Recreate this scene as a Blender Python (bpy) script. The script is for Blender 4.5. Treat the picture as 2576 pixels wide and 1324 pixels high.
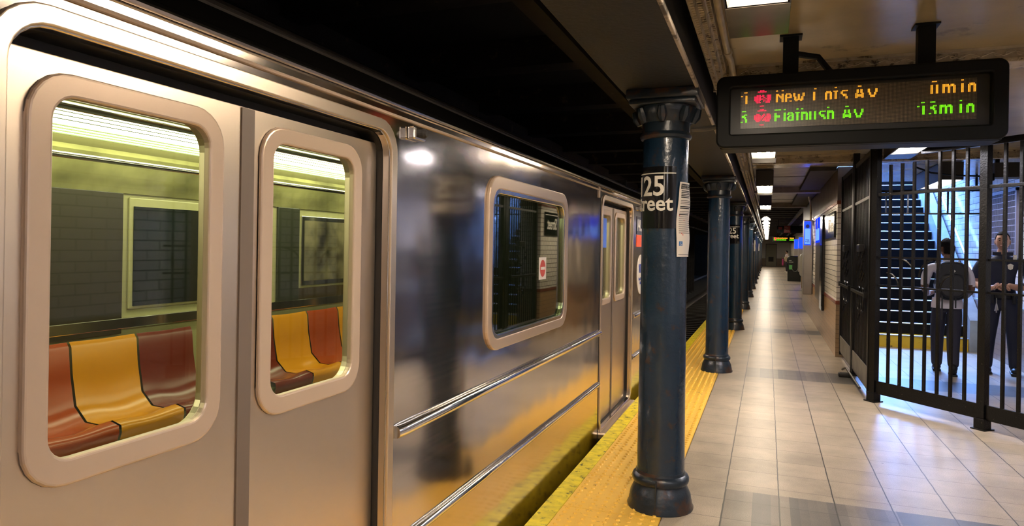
import bpy, bmesh, math, random
from mathutils import Vector, Matrix
for o in list(bpy.data.objects): bpy.data.objects.remove(o, do_unlink=True)
random.seed(7)
S = bpy.context.scene; COL = S.collection
PI = math.pi; R = math.radians

# ---------------------------------------------------------------- camera, world, exposure
CAM_H = 1.5; YAW = R(20.5027); ROLL = 0.016
cd = bpy.data.cameras.new('camera'); cam = bpy.data.objects.new('camera', cd); COL.objects.link(cam)
cd.sensor_fit = 'HORIZONTAL'; cd.sensor_width = 36.0; cd.lens = 36.0*1717/2576
cd.shift_y = -42.3/2576; cd.clip_start = 0.05; cd.clip_end = 300
cam.matrix_world = Matrix.Translation((0, 0, CAM_H)) @ Matrix.Rotation(YAW, 4, 'Z') @ Matrix.Rotation(R(90), 4, 'X') @ Matrix.Rotation(ROLL, 4, 'Z')
S.camera = cam
w = bpy.data.worlds.new('world'); S.world = w; w.use_nodes = True
w.node_tree.nodes['Background'].inputs[0].default_value = (.30, .52, 1, 1)
w.node_tree.nodes['Background'].inputs[1].default_value = 2.0
S.view_settings.view_transform = 'Standard'; S.view_settings.look = 'None'
S.view_settings.gamma = 1.0; S.view_settings.exposure = 0.85; S.view_settings.use_curve_mapping = False
# daylight that falls down the open stairwell
ld = bpy.data.lights.new('stairwell_daylight', 'AREA'); ld.shape = 'RECTANGLE'; ld.size = 1.5; ld.size_y = 2.6
ld.energy = 1150; ld.color = (.17, .38, 1.0)
lo = bpy.data.objects.new('stairwell_daylight', ld); COL.objects.link(lo)
lo.location = (2.15, 17.6, 5.05); lo.rotation_euler = (Vector((2.2, 10.6, 0))-Vector(lo.location)).to_track_quat('-Z', 'Y').to_euler()

TUBE = 85.0        # brightness of the fluorescent tubes

# ---------------------------------------------------------------- materials
def nmat(name):
    m = bpy.data.materials.new(name); m.use_nodes = True
    nt = m.node_tree; return m, nt, nt.nodes['Principled BSDF']
def mat(name, col, rough=.5, metal=0., var=0., vscale=6., bump=0., bscale=40., coat=0., dark=None, dscale=3., damt=0., spec=.5, aniso=0.):
    m, nt, b = nmat(name); N = nt.nodes; L = nt.links
    b.inputs['Base Color'].default_value = (*col, 1); b.inputs['Roughness'].default_value = rough
    b.inputs['Metallic'].default_value = metal; b.inputs['Coat Weight'].default_value = coat
    b.inputs['Specular IOR Level'].default_value = spec
    if aniso: b.inputs['Anisotropic'].default_value = aniso
    if var or bump or damt:
        tc = N.new('ShaderNodeTexCoord')
    src = None
    if var:
        n = N.new('ShaderNodeTexNoise'); n.inputs['Scale'].default_value = vscale; n.inputs['Detail'].default_value = 6
        L.new(tc.outputs['Object'], n.inputs['Vector'])
        mr = N.new('ShaderNodeMapRange'); mr.inputs['From Min'].default_value = .3; mr.inputs['From Max'].default_value = .7
        mr.inputs['To Min'].default_value = 1-var; mr.inputs['To Max'].default_value = 1+var*.6
        L.new(n.outputs['Fac'], mr.inputs['Value'])
        mx = N.new('ShaderNodeVectorMath'); mx.operation = 'SCALE'; mx.inputs[0].default_value = col
        L.new(mr.outputs[0], mx.inputs['Scale']); src = mx.outputs[0]
    if damt:
        n2 = N.new('ShaderNodeTexNoise'); n2.inputs['Scale'].default_value = dscale; n2.inputs['Detail'].default_value = 8; n2.inputs['Roughness'].default_value = .7
        L.new(tc.outputs['Object'], n2.inputs['Vector'])
        m2 = N.new('ShaderNodeMapRange'); m2.inputs['From Min'].default_value = .66-damt*.25; m2.inputs['From Max'].default_value = .72-damt*.2
        L.new(n2.outputs['Fac'], m2.inputs['Value'])
        mi = N.new('ShaderNodeMix'); mi.data_type = 'RGBA'
        L.new(m2.outputs[0], mi.inputs['Factor'])
        if src: L.new(src, mi.inputs['A'])
        else: mi.inputs['A'].default_value = (*col, 1)
        mi.inputs['B'].default_value = (*(dark or (.03, .02, .015)), 1); src = mi.outputs['Result']
    if src: L.new(src, b.inputs['Base Color'])
    if bump:
        n3 = N.new('ShaderNodeTexNoise'); n3.inputs['Scale'].default_value = bscale; n3.inputs['Detail'].default_value = 4
        L.new(tc.outputs['Object'], n3.inputs['Vector'])
        bp = N.new('ShaderNodeBump'); bp.inputs['Strength'].default_value = bump; bp.inputs['Distance'].default_value = .01
        L.new(n3.outputs['Fac'], bp.inputs['Height']); L.new(bp.outputs[0], b.inputs['Normal'])
    return m
def emit(name, col, s):
    m = bpy.data.materials.new(name); m.use_nodes = True; nt = m.node_tree; nt.nodes.clear()
    e = nt.nodes.new('ShaderNodeEmission'); e.inputs[0].default_value = (*col, 1); e.inputs[1].default_value = s
    o = nt.nodes.new('ShaderNodeOutputMaterial'); nt.links.new(e.outputs[0], o.inputs[0]); return m
def thin_glass(name, tint, f0=.045, refl=(.9, .9, .9), rough=.02):
    m = bpy.data.materials.new(name); m.use_nodes = True; nt = m.node_tree; nt.nodes.clear(); N = nt.nodes; L = nt.links
    t = N.new('ShaderNodeBsdfTransparent'); t.inputs[0].default_value = (*tint, 1)
    g = N.new('ShaderNodeBsdfGlossy'); g.inputs['Roughness'].default_value = rough; g.inputs[0].default_value = (*refl, 1)
    lw = N.new('ShaderNodeLayerWeight'); pw = N.new('ShaderNodeMath'); pw.operation = 'POWER'; pw.inputs[1].default_value = 5
    f = N.new('ShaderNodeMapRange'); f.inputs['To Min'].default_value = f0; L.new(lw.outputs['Facing'], pw.inputs[0]); L.new(pw.outputs[0], f.inputs[0])
    x = N.new('ShaderNodeMixShader'); o = N.new('ShaderNodeOutputMaterial')
    L.new(f.outputs[0], x.inputs[0]); L.new(t.outputs[0], x.inputs[1]); L.new(g.outputs[0], x.inputs[2]); L.new(x.outputs[0], o.inputs[0])
    return m
def tile_wall(name, ax, tw, th, col, grout, rough, var=.06, offs=.5, mort=.004, zoff=0.0):
    """running bond tiles; ax = 'x' for walls lying along X, 'y' for walls lying along Y"""
    m, nt, b = nmat(name); N = nt.nodes; L = nt.links
    tc = N.new('ShaderNodeTexCoord'); sp = N.new('ShaderNodeSeparateXYZ'); L.new(tc.outputs['Object'], sp.inputs[0])
    cb = N.new('ShaderNodeCombineXYZ'); L.new(sp.outputs[0 if ax == 'x' else 1], cb.inputs[0])
    za = N.new('ShaderNodeMath'); za.operation = 'ADD'; za.inputs[1].default_value = zoff
    L.new(sp.outputs[2], za.inputs[0]); L.new(za.outputs[0], cb.inputs[1])
    br = N.new('ShaderNodeTexBrick'); br.offset = offs; br.inputs['Scale'].default_value = 1
    br.inputs['Brick Width'].default_value = tw; br.inputs['Row Height'].default_value = th
    br.inputs['Mortar Size'].default_value = mort; br.inputs['Mortar Smooth'].default_value = .1
    br.inputs['Color1'].default_value = (*[c*(1-var) for c in col], 1); br.inputs['Color2'].default_value = (*[min(1, c*(1+var)) for c in col], 1)
    br.inputs['Mortar'].default_value = (*grout, 1)
    L.new(cb.outputs[0], br.inputs['Vector']); L.new(br.outputs['Color'], b.inputs['Base Color'])
    b.inputs['Roughness'].default_value = rough
    bp = N.new('ShaderNodeBump'); bp.inputs['Strength'].default_value = .6; bp.inputs['Distance'].default_value = .004; bp.invert = True
    L.new(br.outputs['Fac'], bp.inputs['Height']); L.new(bp.outputs[0], b.inputs['Normal'])
    return m

def floor_mat():
    m, nt, b = nmat('terrazzo_tiles'); N = nt.nodes; L = nt.links
    def M(op, a, c=None, d=None):
        n = N.new('ShaderNodeMath'); n.operation = op
        for i, v in enumerate((a, c, d)):
            if v is None: continue
            if isinstance(v, (int, float)): n.inputs[i].default_value = v
            else: L.new(v, n.inputs[i])
        return n.outputs[0]
    tc = N.new('ShaderNodeTexCoord'); sp = N.new('ShaderNodeSeparateXYZ'); L.new(tc.outputs['Object'], sp.inputs[0])
    X, Y = sp.outputs[0], sp.outputs[1]
    wob = N.new('ShaderNodeTexNoise'); wob.inputs['Scale'].default_value = 9; wob.inputs['Detail'].default_value = 5
    L.new(tc.outputs['Object'], wob.inputs['Vector'])
    wv = M('MULTIPLY', M('SUBTRACT', wob.outputs['Fac'], .5), .008)
    u = M('DIVIDE', M('ADD', M('ADD', X, .53), wv), .309); v = M('DIVIDE', M('ADD', M('SUBTRACT', Y, 4.2-30), wv), .304)
    fu = M('ABSOLUTE', M('SUBTRACT', M('FRACT', M('ADD', u, 100.)), .5)); fv = M('ABSOLUTE', M('SUBTRACT', M('FRACT', v), .5))
    ju = M('GREATER_THAN', fu, .4885); jv = M('GREATER_THAN', fv, .492)
    # band of darker tiles once a bay
    bd = M('ABSOLUTE', M('SUBTRACT', M('MODULO', M('ADD', Y, 47.5-4.15+2.375), 4.75), 2.375))
    band = M('LESS_THAN', bd, .335)
    off = M('GREATER_THAN', X, -.22); band = M('MULTIPLY', band, off)
    # per tile tone
    cu = M('FLOOR', M('ADD', u, 100.)); cv = M('FLOOR', v); cc = N.new('ShaderNodeCombineXYZ'); L.new(cu, cc.inputs[0]); L.new(cv, cc.inputs[1])
    wn = N.new('ShaderNodeTexWhiteNoise'); wn.noise_dimensions = '2D'; L.new(cc.outputs[0], wn.inputs[0])
    # stripes inside the dark band tiles
    su = M('FLOOR', M('DIVIDE', M('ADD', X, 10.), .0515)); wn2 = N.new('ShaderNodeTexWhiteNoise'); wn2.noise_dimensions = '1D'; L.new(su, wn2.inputs['W'])
    near = M('LESS_THAN', X, .72)
    st = M('MULTIPLY', M('MULTIPLY', wn2.outputs[0], near), .5)
    sc = N.new('ShaderNodeTexNoise'); sc.inputs['Scale'].default_value = 190; sc.inputs['Detail'].default_value = 2; L.new(tc.outputs['Object'], sc.inputs['Vector'])
    bl = N.new('ShaderNodeTexNoise'); bl.inputs['Scale'].default_value = 2.3; bl.inputs['Detail'].default_value = 7; bl.inputs['Roughness'].default_value = .65; L.new(tc.outputs['Object'], bl.inputs['Vector'])
    tone = M('ADD', M('ADD', .80, M('MULTIPLY', wn.outputs[0], .12)), M('MULTIPLY', M('SUBTRACT', sc.outputs['Fac'], .5), 1.0))
    tone = M('MULTIPLY', tone, M('ADD', .38, M('MULTIPLY', bl.outputs['Fac'], 1.22)))
    mix = N.new('ShaderNodeMix'); mix.data_type = 'RGBA'
    mix.inputs['A'].default_value = (.42, .345, .25, 1); mix.inputs['B'].default_value = (.105, .10, .092, 1)
    L.new(M('MULTIPLY', band, M('SUBTRACT', 1., st)), mix.inputs['Factor'])
    sca = N.new('ShaderNodeVectorMath'); sca.operation = 'SCALE'; L.new(mix.outputs['Result'], sca.inputs[0]); L.new(tone, sca.inputs['Scale'])
    # gum spots
    vo = N.new('ShaderNodeTexVoronoi'); vo.inputs['Scale'].default_value = 1.7; L.new(tc.outputs['Object'], vo.inputs['Vector'])
    sepc = N.new('ShaderNodeSeparateColor'); L.new(vo.outputs['Color'], sepc.inputs[0])
    spot = M('MULTIPLY', M('LESS_THAN', vo.outputs['Distance'], M('MULTIPLY', sepc.outputs[1], .05)), M('GREATER_THAN', sepc.outputs[0], .3))
    jj = M('MAXIMUM', ju, M('MULTIPLY', jv, .75)); jj = M('MAXIMUM', jj, M('MULTIPLY', spot, .8))
    mj = N.new('ShaderNodeMix'); mj.data_type = 'RGBA'; L.new(jj, mj.inputs['Factor']); L.new(sca.outputs[0], mj.inputs['A']); mj.inputs['B'].default_value = (.045, .038, .03, 1)
    L.new(mj.outputs['Result'], b.inputs['Base Color'])
    b.inputs['Roughness'].default_value = .35; b.inputs['Specular IOR Level'].default_value = .36
    bp = N.new('ShaderNodeBump'); bp.inputs['Strength'].default_value = .25; bp.inputs['Distance'].default_value = .004
    L.new(M('MULTIPLY', jj, -1.), bp.inputs['Height']); L.new(bp.outputs[0], b.inputs['Normal'])
    return m
def yellow_mat():
    m, nt, b = nmat('yellow_tactile'); N = nt.nodes; L = nt.links
    tc = N.new('ShaderNodeTexCoord')
    n = N.new('ShaderNodeTexNoise'); n.inputs['Scale'].default_value = 22; n.inputs['Detail'].default_value = 8; n.inputs['Roughness'].default_value = .75
    n.inputs['Distortion'].default_value = .6
    L.new(tc.outputs['Object'], n.inputs['Vector'])
    r = N.new('ShaderNodeValToRGB'); r.color_ramp.elements[0].position = .30; r.color_ramp.elements[0].color = (.05, .03, .01, 1)
    r.color_ramp.elements[1].position = .41; r.color_ramp.elements[1].color = (.86, .52, .075, 1)
    e = r.color_ramp.elements.new(.36); e.color = (.45, .24, .04, 1)
    L.new(n.outputs['Fac'], r.inputs[0]); L.new(r.outputs[0], b.inputs['Base Color']); b.inputs['Roughness'].default_value = .38
    return m
def steel_mat(name, base, rough, wave=.25, ws=1.6):
    m, nt, b = nmat(name); N = nt.nodes; L = nt.links
    b.inputs['Metallic'].default_value = 1; b.inputs['Base Color'].default_value = (*base, 1)
    tc = N.new('ShaderNodeTexCoord'); mp = N.new('ShaderNodeMapping'); mp.inputs['Scale'].default_value = (1, .15, 14)
    L.new(tc.outputs['Object'], mp.inputs[0])
    n = N.new('ShaderNodeTexNoise'); n.inputs['Scale'].default_value = 6; n.inputs['Detail'].default_value = 4; L.new(mp.outputs[0], n.inputs[0])
    mr = N.new('ShaderNodeMapRange'); mr.inputs['To Min'].default_value = rough-.02; mr.inputs['To Max'].default_value = rough+.03
    L.new(n.outputs['Fac'], mr.inputs[0]); L.new(mr.outputs[0], b.inputs['Roughness'])
    n2 = N.new('ShaderNodeTexNoise'); n2.inputs['Scale'].default_value = ws; n2.inputs['Detail'].default_value = 2; L.new(tc.outputs['Object'], n2.inputs[0])
    bp = N.new('ShaderNodeBump'); bp.inputs['Strength'].default_value = wave; bp.inputs['Distance'].default_value = .03
    L.new(n2.outputs['Fac'], bp.inputs['Height']); L.new(bp.outputs[0], b.inputs['Normal'])
    return m

M = dict(
    floor=floor_mat(), yellow=yellow_mat(),
    edge=mat('edge_paint', (.78, .62, .02), .45, var=.3, vscale=14, damt=.42, dscale=16, dark=(.06, .045, .01)),
    concrete=mat('sooty_concrete', (.05, .045, .04), .8, var=.4, bump=.4),
    steel=steel_mat('brushed_steel', (.60, .545, .49), .12, .30, 1.5),
    doorsteel=steel_mat('door_steel', (.74, .62, .49), .33, .1, 1.2),
    frame=mat('window_frame_metal', (.50, .385, .29), .30, .4),
    chrome=mat('polished_metal', (.85, .84, .82), .14, 1.0),
    rubber=mat('black_rubber', (.012, .010, .009), .55),
    seal=mat('brown_rubber_seal', (.12, .09, .07), .5),
    roof=mat('sooty_roof', (.0028, .0025, .0022), .8, spec=0),
    rooflute=mat('roof_flute_metal', (.075, .065, .055), .45, .8),
    pane=thin_glass('train_pane', (.97, .98, .88), .025),
    darkpane=thin_glass('tinted_pane', (.55, .60, .48), .11),
    cream=mat('cream_laminate', (.38, .355, .18), .35), int_floor=mat('rubber_floor', (.06, .06, .05), .5),
    int_light=emit('car_light', (.97, 1.0, .68), 4.0),
    int_dark=mat('dark_window', (.012, .015, .012), .12),
    seat_o=mat('orange_plastic', (.62, .25, .012), .22), seat_r=mat('red_plastic', (.15, .022, .012), .22), seat_v=mat('vermilion_plastic', (.36, .06, .015), .22),
    bench=mat('green_grey_metal', (.20, .24, .12), .35),
    blue=mat('blue_gloss_paint', (.0075, .0225, .045), .24, var=.25, vscale=3, bump=.35, bscale=28, coat=.3, damt=.32, dscale=11, dark=(.035, .022, .018)),
    bluedark=mat('dark_gloss_paint', (.012, .021, .032), .30, var=.4, vscale=5, bump=.25, bscale=30, damt=.5, dscale=9, dark=(.05, .025, .015)),
    beam=mat('sooty_beam', (.006, .0055, .005), .6, var=.4, vscale=5, bump=.3, damt=.45, dscale=5, dark=(.004, .004, .004)),
    lip=mat('chipped_lip', (.42, .35, .28), .6, damt=.55, dscale=6, dark=(.05, .04, .03)),
    paint=mat('cream_ceiling_paint', (.36, .28, .15), .20, var=.16, vscale=2.2, bump=.12, bscale=14, damt=.2, dscale=2.4, dark=(.20, .16, .10)),
    mould=mat('ornament_paint', (.46, .375, .25), .42, var=.3, vscale=9, damt=.5, dscale=11, dark=(.07, .05, .03)),
    plank=mat('worn_ceiling_board', (.22, .18, .145), .42, var=.35, vscale=5, bump=.3, bscale=12, damt=.35, dscale=3, dark=(.04, .03, .02)),
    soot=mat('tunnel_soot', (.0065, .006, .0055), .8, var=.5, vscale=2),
    joist=mat('dark_joist', (.035, .030, .026), .7, var=.4),
    tile_y=tile_wall('white_tiles', 'y', .152, .076, (.70, .64, .54), (.10, .085, .07), .16),
    tile_b=tile_wall('white_wall_tiles', 'y', .30, .10, (.66, .66, .70), (.10, .10, .12), .16, mort=.005),
    tile_x=tile_wall('white_tiles_end', 'x', .152, .076, (.66, .60, .52), (.10, .085, .07), .2),
    wains_y=tile_wall('brown_tiles', 'y', .20, .066, (.36, .215, .10), (.17, .10, .05), .3, mort=.003),
    wains_x=tile_wall('brown_tiles_end', 'x', .20, .066, (.30, .20, .11), (.13, .08, .05), .3, mort=.003),
    maroon=mat('maroon_tile', (.22, .065, .04), .25, var=.2), upper=mat('dusty_upper_wall', (.17, .13, .11), .4, var=.35, vscale=5),
    black=mat('black_gloss_paint', (.010, .009, .009), .28, bump=.15, bscale=60), iron=mat('black_gate_paint', (.0028, .0025, .0022), .34, spec=.28, bump=.3, bscale=70, damt=.02, dscale=60, dark=(.30, .26, .20)),
    greyplate=mat('grey_kick_plate', (.22, .21, .19), .45, .3, var=.3),
    case=mat('sign_casing', (.0042, .0048, .0048), .5, spec=.15), grime=mat('fixture_steel', (.26, .23, .20), .22, .9, var=.3, vscale=6, damt=.25, dscale=20, dark=(.12, .10, .08)),
    reflector=mat('white_reflector', (.30, .27, .22), .4), dkhouse=mat('dark_housing', (.035, .03, .026), .5),
    tubefar=emit('fluorescent_tube_far', (1.0, .88, .72), 80),
    wing=mat('wing_reflector_paint', (.30, .27, .22), .5),
    tube=emit('fluorescent_tube', (1.0, .84, .65), TUBE),
    tubecool=emit('fluorescent_tube_cool', (.92, .90, 1.0), TUBE*.8),
    amber=emit('amber_led', (1.0, .36, .025), .95), red=emit('red_led', (1.0, .02, .07), .9), green=emit('green_led', (.20, 1.0, .01), .85),
    screendim=emit('dim_blue_screen', (.006, .03, .9), 1.0),
    screenblue=emit('blue_screen', (.004, .02, 1.0), 3.0), screenpale=emit('pale_screen', (.13, .30, 1.0), .9),
    signblack=mat('black_enamel', (.006, .006, .007), .12), white=mat('white_print', (.72, .68, .60), .4), ink=mat('black_ink', (.02, .02, .02), .6),
    paper=mat('paper', (.74, .68, .60), .6), accessblue=mat('blue_ink', (.03, .16, .45), .6), redink=mat('red_ink', (.55, .06, .04), .5),
    orange=mat('orange_sticker', (.75, .10, .02), .4), pale=mat('pale_decal', (.55, .50, .44), .4), navy=mat('navy_decal', (.03, .06, .30), .4),
    stair=mat('dark_stair_tread', (.0035, .0038, .0045), .75, spec=.15, var=.5, vscale=9, bump=.4), nosing=mat('metal_nosing', (.55, .60, .70), .35, .8),
    yellowriser=mat('yellow_riser_paint', (.62, .40, .015), .45, damt=.4, dscale=7),
    stucco=mat('stair_side_plaster', (.30, .34, .36), .5, var=.2), vent=mat('vent_dark', (.02, .018, .02), .5), slat=mat('vent_slat', (.30, .28, .34), .35, .6),
    cabinet=mat('grey_cabinet', (.30, .28, .27), .35, .5, var=.1), trash=mat('black_plastic_bin', (.012, .014, .012), .22), chain=mat('chain_metal', (.5, .5, .46), .3, .9),
    binlabel=mat('green_label', (.10, .42, .10), .5), fardoor=mat('olive_door', (.42, .38, .25), .5), grille=mat('dark_grille', (.05, .045, .035), .6),
    pipe=mat('cream_pipe', (.40, .335, .22), .35, var=.25, vscale=9), darkpipe=mat('dark_conduit', (.055, .048, .04), .45, var=.3),
    rail=mat('rail_steel', (.32, .27, .22), .3, .9), tie=mat('timber_tie', (.03, .022, .016), .8), dimred=mat('dim_red_sign', (.20, .02, .02), .5), dimwhite=mat('dim_lettering', (.28, .2, .18), .6),
    skin_l=mat('light_brown_skin', (.44, .23, .14), .45), skin_d=mat('dark_brown_skin', (.13, .06, .035), .45), hair=mat('black_hair', (.006, .005, .005), .8, spec=.15, bump=.6, bscale=120),
    uniform=mat('navy_uniform', (.010, .012, .028), .75), shirt=mat('white_shirt', (.66, .62, .68), .7), trousers=mat('dark_navy_trousers', (.018, .017, .032), .75),
    shoe=mat('black_leather', (.006, .006, .008), .5, spec=.3), eye=mat('eye_dark', (.02, .012, .01), .2), lips=mat('lips', (.30, .10, .08), .5), bag=mat('black_nylon', (.007, .007, .010), .6),
    tote=mat('tan_bag', (.42, .32, .20), .7), pink=mat('magenta_cloth', (.35, .03, .14), .7), gold=mat('gold_patch', (.60, .45, .16), .5), silver=mat('silver_badge', (.65, .62, .55), .3, .8),
    lilac=mat('pale_blouse', (.60, .48, .50), .7),
)

# ---------------------------------------------------------------- mesh helpers
class MB:
    def __init__(s): s.bm = bmesh.new()
    def box(s, x0, x1, y0, y1, z0, z1, bev=0, mtx=None):
        t = bmesh.new(); bmesh.ops.create_cube(t, size=1)
        for v in t.verts: v.co = Vector(((x0+x1)/2+v.co.x*(x1-x0), (y0+y1)/2+v.co.y*(y1-y0), (z0+z1)/2+v.co.z*(z1-z0)))
        if bev: bmesh.ops.bevel(t, geom=list(t.edges), offset=bev, segments=2, affect='EDGES', profile=.5)
        if mtx: bmesh.ops.transform(t, matrix=mtx, verts=t.verts)
        s.add(t); return s
    def add(s, t):
        me = bpy.data.meshes.new('t'); t.to_mesh(me); t.free(); s.bm.from_mesh(me); bpy.data.meshes.remove(me)
    def addmesh(s, me, fn=None):
        t = bmesh.new(); t.from_mesh(me)
        if fn:
            for v in t.verts: v.co = fn(v.co)
        s.add(t); return s
    def tube(s, pts, r, seg=10, caps=True):
        pts = [Vector(p) for p in pts]; rs = r if isinstance(r, (list, tuple)) else [r]*len(pts)
        rings = []; up = None
        for i, p in enumerate(pts):
            d = ((pts[min(i+1, len(pts)-1)]-pts[max(i-1, 0)])).normalized()
            if up is None or abs(up.dot(d)) > .99: up = Vector((0, 0, 1)) if abs(d.z) < .9 else Vector((1, 0, 0))
            a = d.cross(up).normalized(); b = d.cross(a).normalized(); up = b.cross(d) if False else up
            rings.append([s.bm.verts.new(p+(a*math.cos(2*PI*k/seg)+b*math.sin(2*PI*k/seg))*rs[i]) for k in range(seg)])
        for A, B in zip(rings, rings[1:]):
            for k in range(seg): s.bm.faces.new((A[k], A[(k+1) % seg], B[(k+1) % seg], B[k]))
        if caps: s.bm.faces.new(rings[0]); s.bm.faces.new(list(reversed(rings[-1])))
        return s
    def lathe(s, prof, c=(0, 0, 0), seg=32, caps=True):
        rings = [[s.bm.verts.new((c[0]+r*math.cos(2*PI*k/seg), c[1]+r*math.sin(2*PI*k/seg), c[2]+z)) for k in range(seg)] for r, z in prof]
        for A, B in zip(rings, rings[1:]):
            for k in range(seg): s.bm.faces.new((A[k], A[(k+1) % seg], B[(k+1) % seg], B[k]))
        if caps: s.bm.faces.new(list(reversed(rings[0]))); s.bm.faces.new(rings[-1])
        return s
    def sweep(s, prof, y0, y1, closed=True):
        """profile of (x,z) swept along Y"""
        A = [s.bm.verts.new((x, y0, z)) for x, z in prof]; B = [s.bm.verts.new((x, y1, z)) for x, z in prof]
        n = len(prof)
        for k in range(n if closed else n-1): s.bm.faces.new((A[k], A[(k+1) % n], B[(k+1) % n], B[k]))
        if closed: s.bm.faces.new(A); s.bm.faces.new(list(reversed(B)))
        return s
    def ball(s, c, r, seg=12, rings=8):
        t = bmesh.new(); bmesh.ops.create_uvsphere(t, u_segments=seg, v_segments=rings, radius=1)
        r = r if isinstance(r, (tuple, list)) else (r, r, r)
        for v in t.verts: v.co = Vector((c[0]+v.co.x*r[0], c[1]+v.co.y*r[1], c[2]+v.co.z*r[2]))
        s.add(t); return s
    def build(s, name, m, parent=None, world=True, smooth=False, mats=None, slot=None, fn=None):
        if fn:
            for v in s.bm.verts: v.co = fn(v.co)
        if parent is not None and world:
            l = Vector((0, 0, 0)); q_ = parent
            while q_ is not None: l = l+q_.location; q_ = q_.parent
            for v in s.bm.verts: v.co = v.co-l
        bmesh.ops.recalc_face_normals(s.bm, faces=s.bm.faces)
        me = bpy.data.meshes.new(name); s.bm.to_mesh(me); s.bm.free()
        for mm in (mats or [m]): me.materials.append(mm)
        for p in me.polygons:
            p.use_smooth = bool(smooth)
            if slot: p.material_index = slot(p.center)
        if smooth and smooth != 'all':
            try: me.set_sharp_from_angle(angle=R(40))
            except Exception: pass
        o = bpy.data.objects.new(name, me); COL.objects.link(o)
        if parent is not None: o.parent = parent
        return o
def thing(name, loc, label, cat, group=None, rz=0):
    o = bpy.data.objects.new(name, None); COL.objects.link(o); o.location = loc; o.rotation_euler = (0, 0, rz)
    o.empty_display_size = .1
    o['label'] = label; o['category'] = cat
    if group: o['group'] = group
    return o
def tag(o, label, cat, group=None):
    o['label'] = label; o['category'] = cat
    if group: o['group'] = group
    return o
def struct(o, kind='structure'): o['kind'] = kind; return o
def dup(o, loc, label=None):
    c = o.copy(); COL.objects.link(c)
    if loc is not None: c.location = loc
    if label: c['label'] = label
    for ch in list(o.children):
        d = ch.copy(); COL.objects.link(d); d.parent = c
        for g in list(ch.children):
            e = g.copy(); COL.objects.link(e); e.parent = d
    return c
def ev_mesh(o):
    dg = bpy.context.evaluated_depsgraph_get(); dg.update()
    me = bpy.data.meshes.new_from_object(o.evaluated_get(dg)); bpy.data.objects.remove(o, do_unlink=True); return me
def rrect(u0, u1, v0, v1, r, n=6):
    P = []
    for cx, cy, a in ((u1-r, v1-r, 0), (u0+r, v1-r, 90), (u0+r, v0+r, 180), (u1-r, v0+r, 270)):
        for k in range(n+1): t = R(a+90*k/n); P.append((cx+r*math.cos(t), cy+r*math.sin(t)))
    return P
def plate(outer, holes, th, bev=0):
    """flat plate with holes in the (u,v) plane, returned as mesh with thickness th along w"""
    cu = bpy.data.curves.new('p', 'CURVE'); cu.dimensions = '2D'; cu.fill_mode = 'BOTH'; cu.extrude = max(th/2-bev, .0001)
    cu.bevel_depth = bev; cu.bevel_resolution = 2
    for poly in [outer]+holes:
        sp = cu.splines.new('POLY'); sp.points.add(len(poly)-1)
        for i, (a, b) in enumerate(poly): sp.points[i].co = (a, b, 0, 1)
        sp.use_cyclic_u = True
    o = bpy.data.objects.new('p', cu); COL.objects.link(o)
    return ev_mesh(o)
def text_mesh(txt, size, th=.002, align='LEFT', bold=.0, sx=1.0, space=1.0):
    cu = bpy.data.curves.new('t', 'FONT'); cu.body = txt; cu.size = size; cu.extrude = th/2; cu.offset = bold
    cu.align_x = align; cu.space_character = space; cu.resolution_u = 3
    o = bpy.data.objects.new('t', cu); COL.objects.link(o); me = ev_mesh(o)
    if sx != 1.0:
        for v in me.vertices: v.co.x *= sx
    return me

# ================================================================= SETTING
Yn, Yf = -7.0, 70.0
struct(MB().box(-.53, 3.2, Yn, Yf+.3, -.3, 0).build('floor', M['floor']))
struct(MB().box(-1.10, -.53, Yn, Yf, -.3, -.002).build('tactile_strip', M['yellow'])) if False else None
struct(MB().box(-1.20, -1.09, Yn, Yf, -.30, .0).build('platform_edge', M['edge']))
struct(MB().box(-1.19, -.531, Yn, Yf, -1.25, -.301).build('platform_wall', M['concrete']))
# yellow tactile strip: slabs with rows of domes
def tactile():
    mb = MB(); bm = mb.bm
    ys = 2.0
    mb.box(-1.088, -.532, Yn, ys, -.3, -.001)
    y = ys
    while y < 40:
        L_ = .608
        for x0, x1 in ((-1.086, -.812), (-.808, -.535)):
            mb.box(x0, x1, y+.003, y+L_-.003, -.3, 0)
        y += L_
    mb.box(-1.088, -.532, y, Yf, -.3, -.001)
    mb.box(-1.0885, -.5325, ys, y, -.29, -.006)
    n = 6; y = ys+.03
    while y < 32:
        for i in range(9):
            x = -1.086+.034+i*.0605; r1, r2, h = .0145, .009, .0075
            seg = n if y < 12 else 4
            A = [bm.verts.new((x+r1*math.cos(2*PI*k/seg), y+r1*math.sin(2*PI*k/seg), 0)) for k in range(seg)]
            B = [bm.verts.new((x+r2*math.cos(2*PI*k/seg), y+r2*math.sin(2*PI*k/seg), h)) for k in range(seg)]
            for k in range(seg): bm.faces.new((A[k], A[(k+1) % seg], B[(k+1) % seg], B[k]))
            bm.faces.new(B)
        y += .0608
    return struct(mb.build('tactile_strip', M['yellow']))
tactile()
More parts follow.
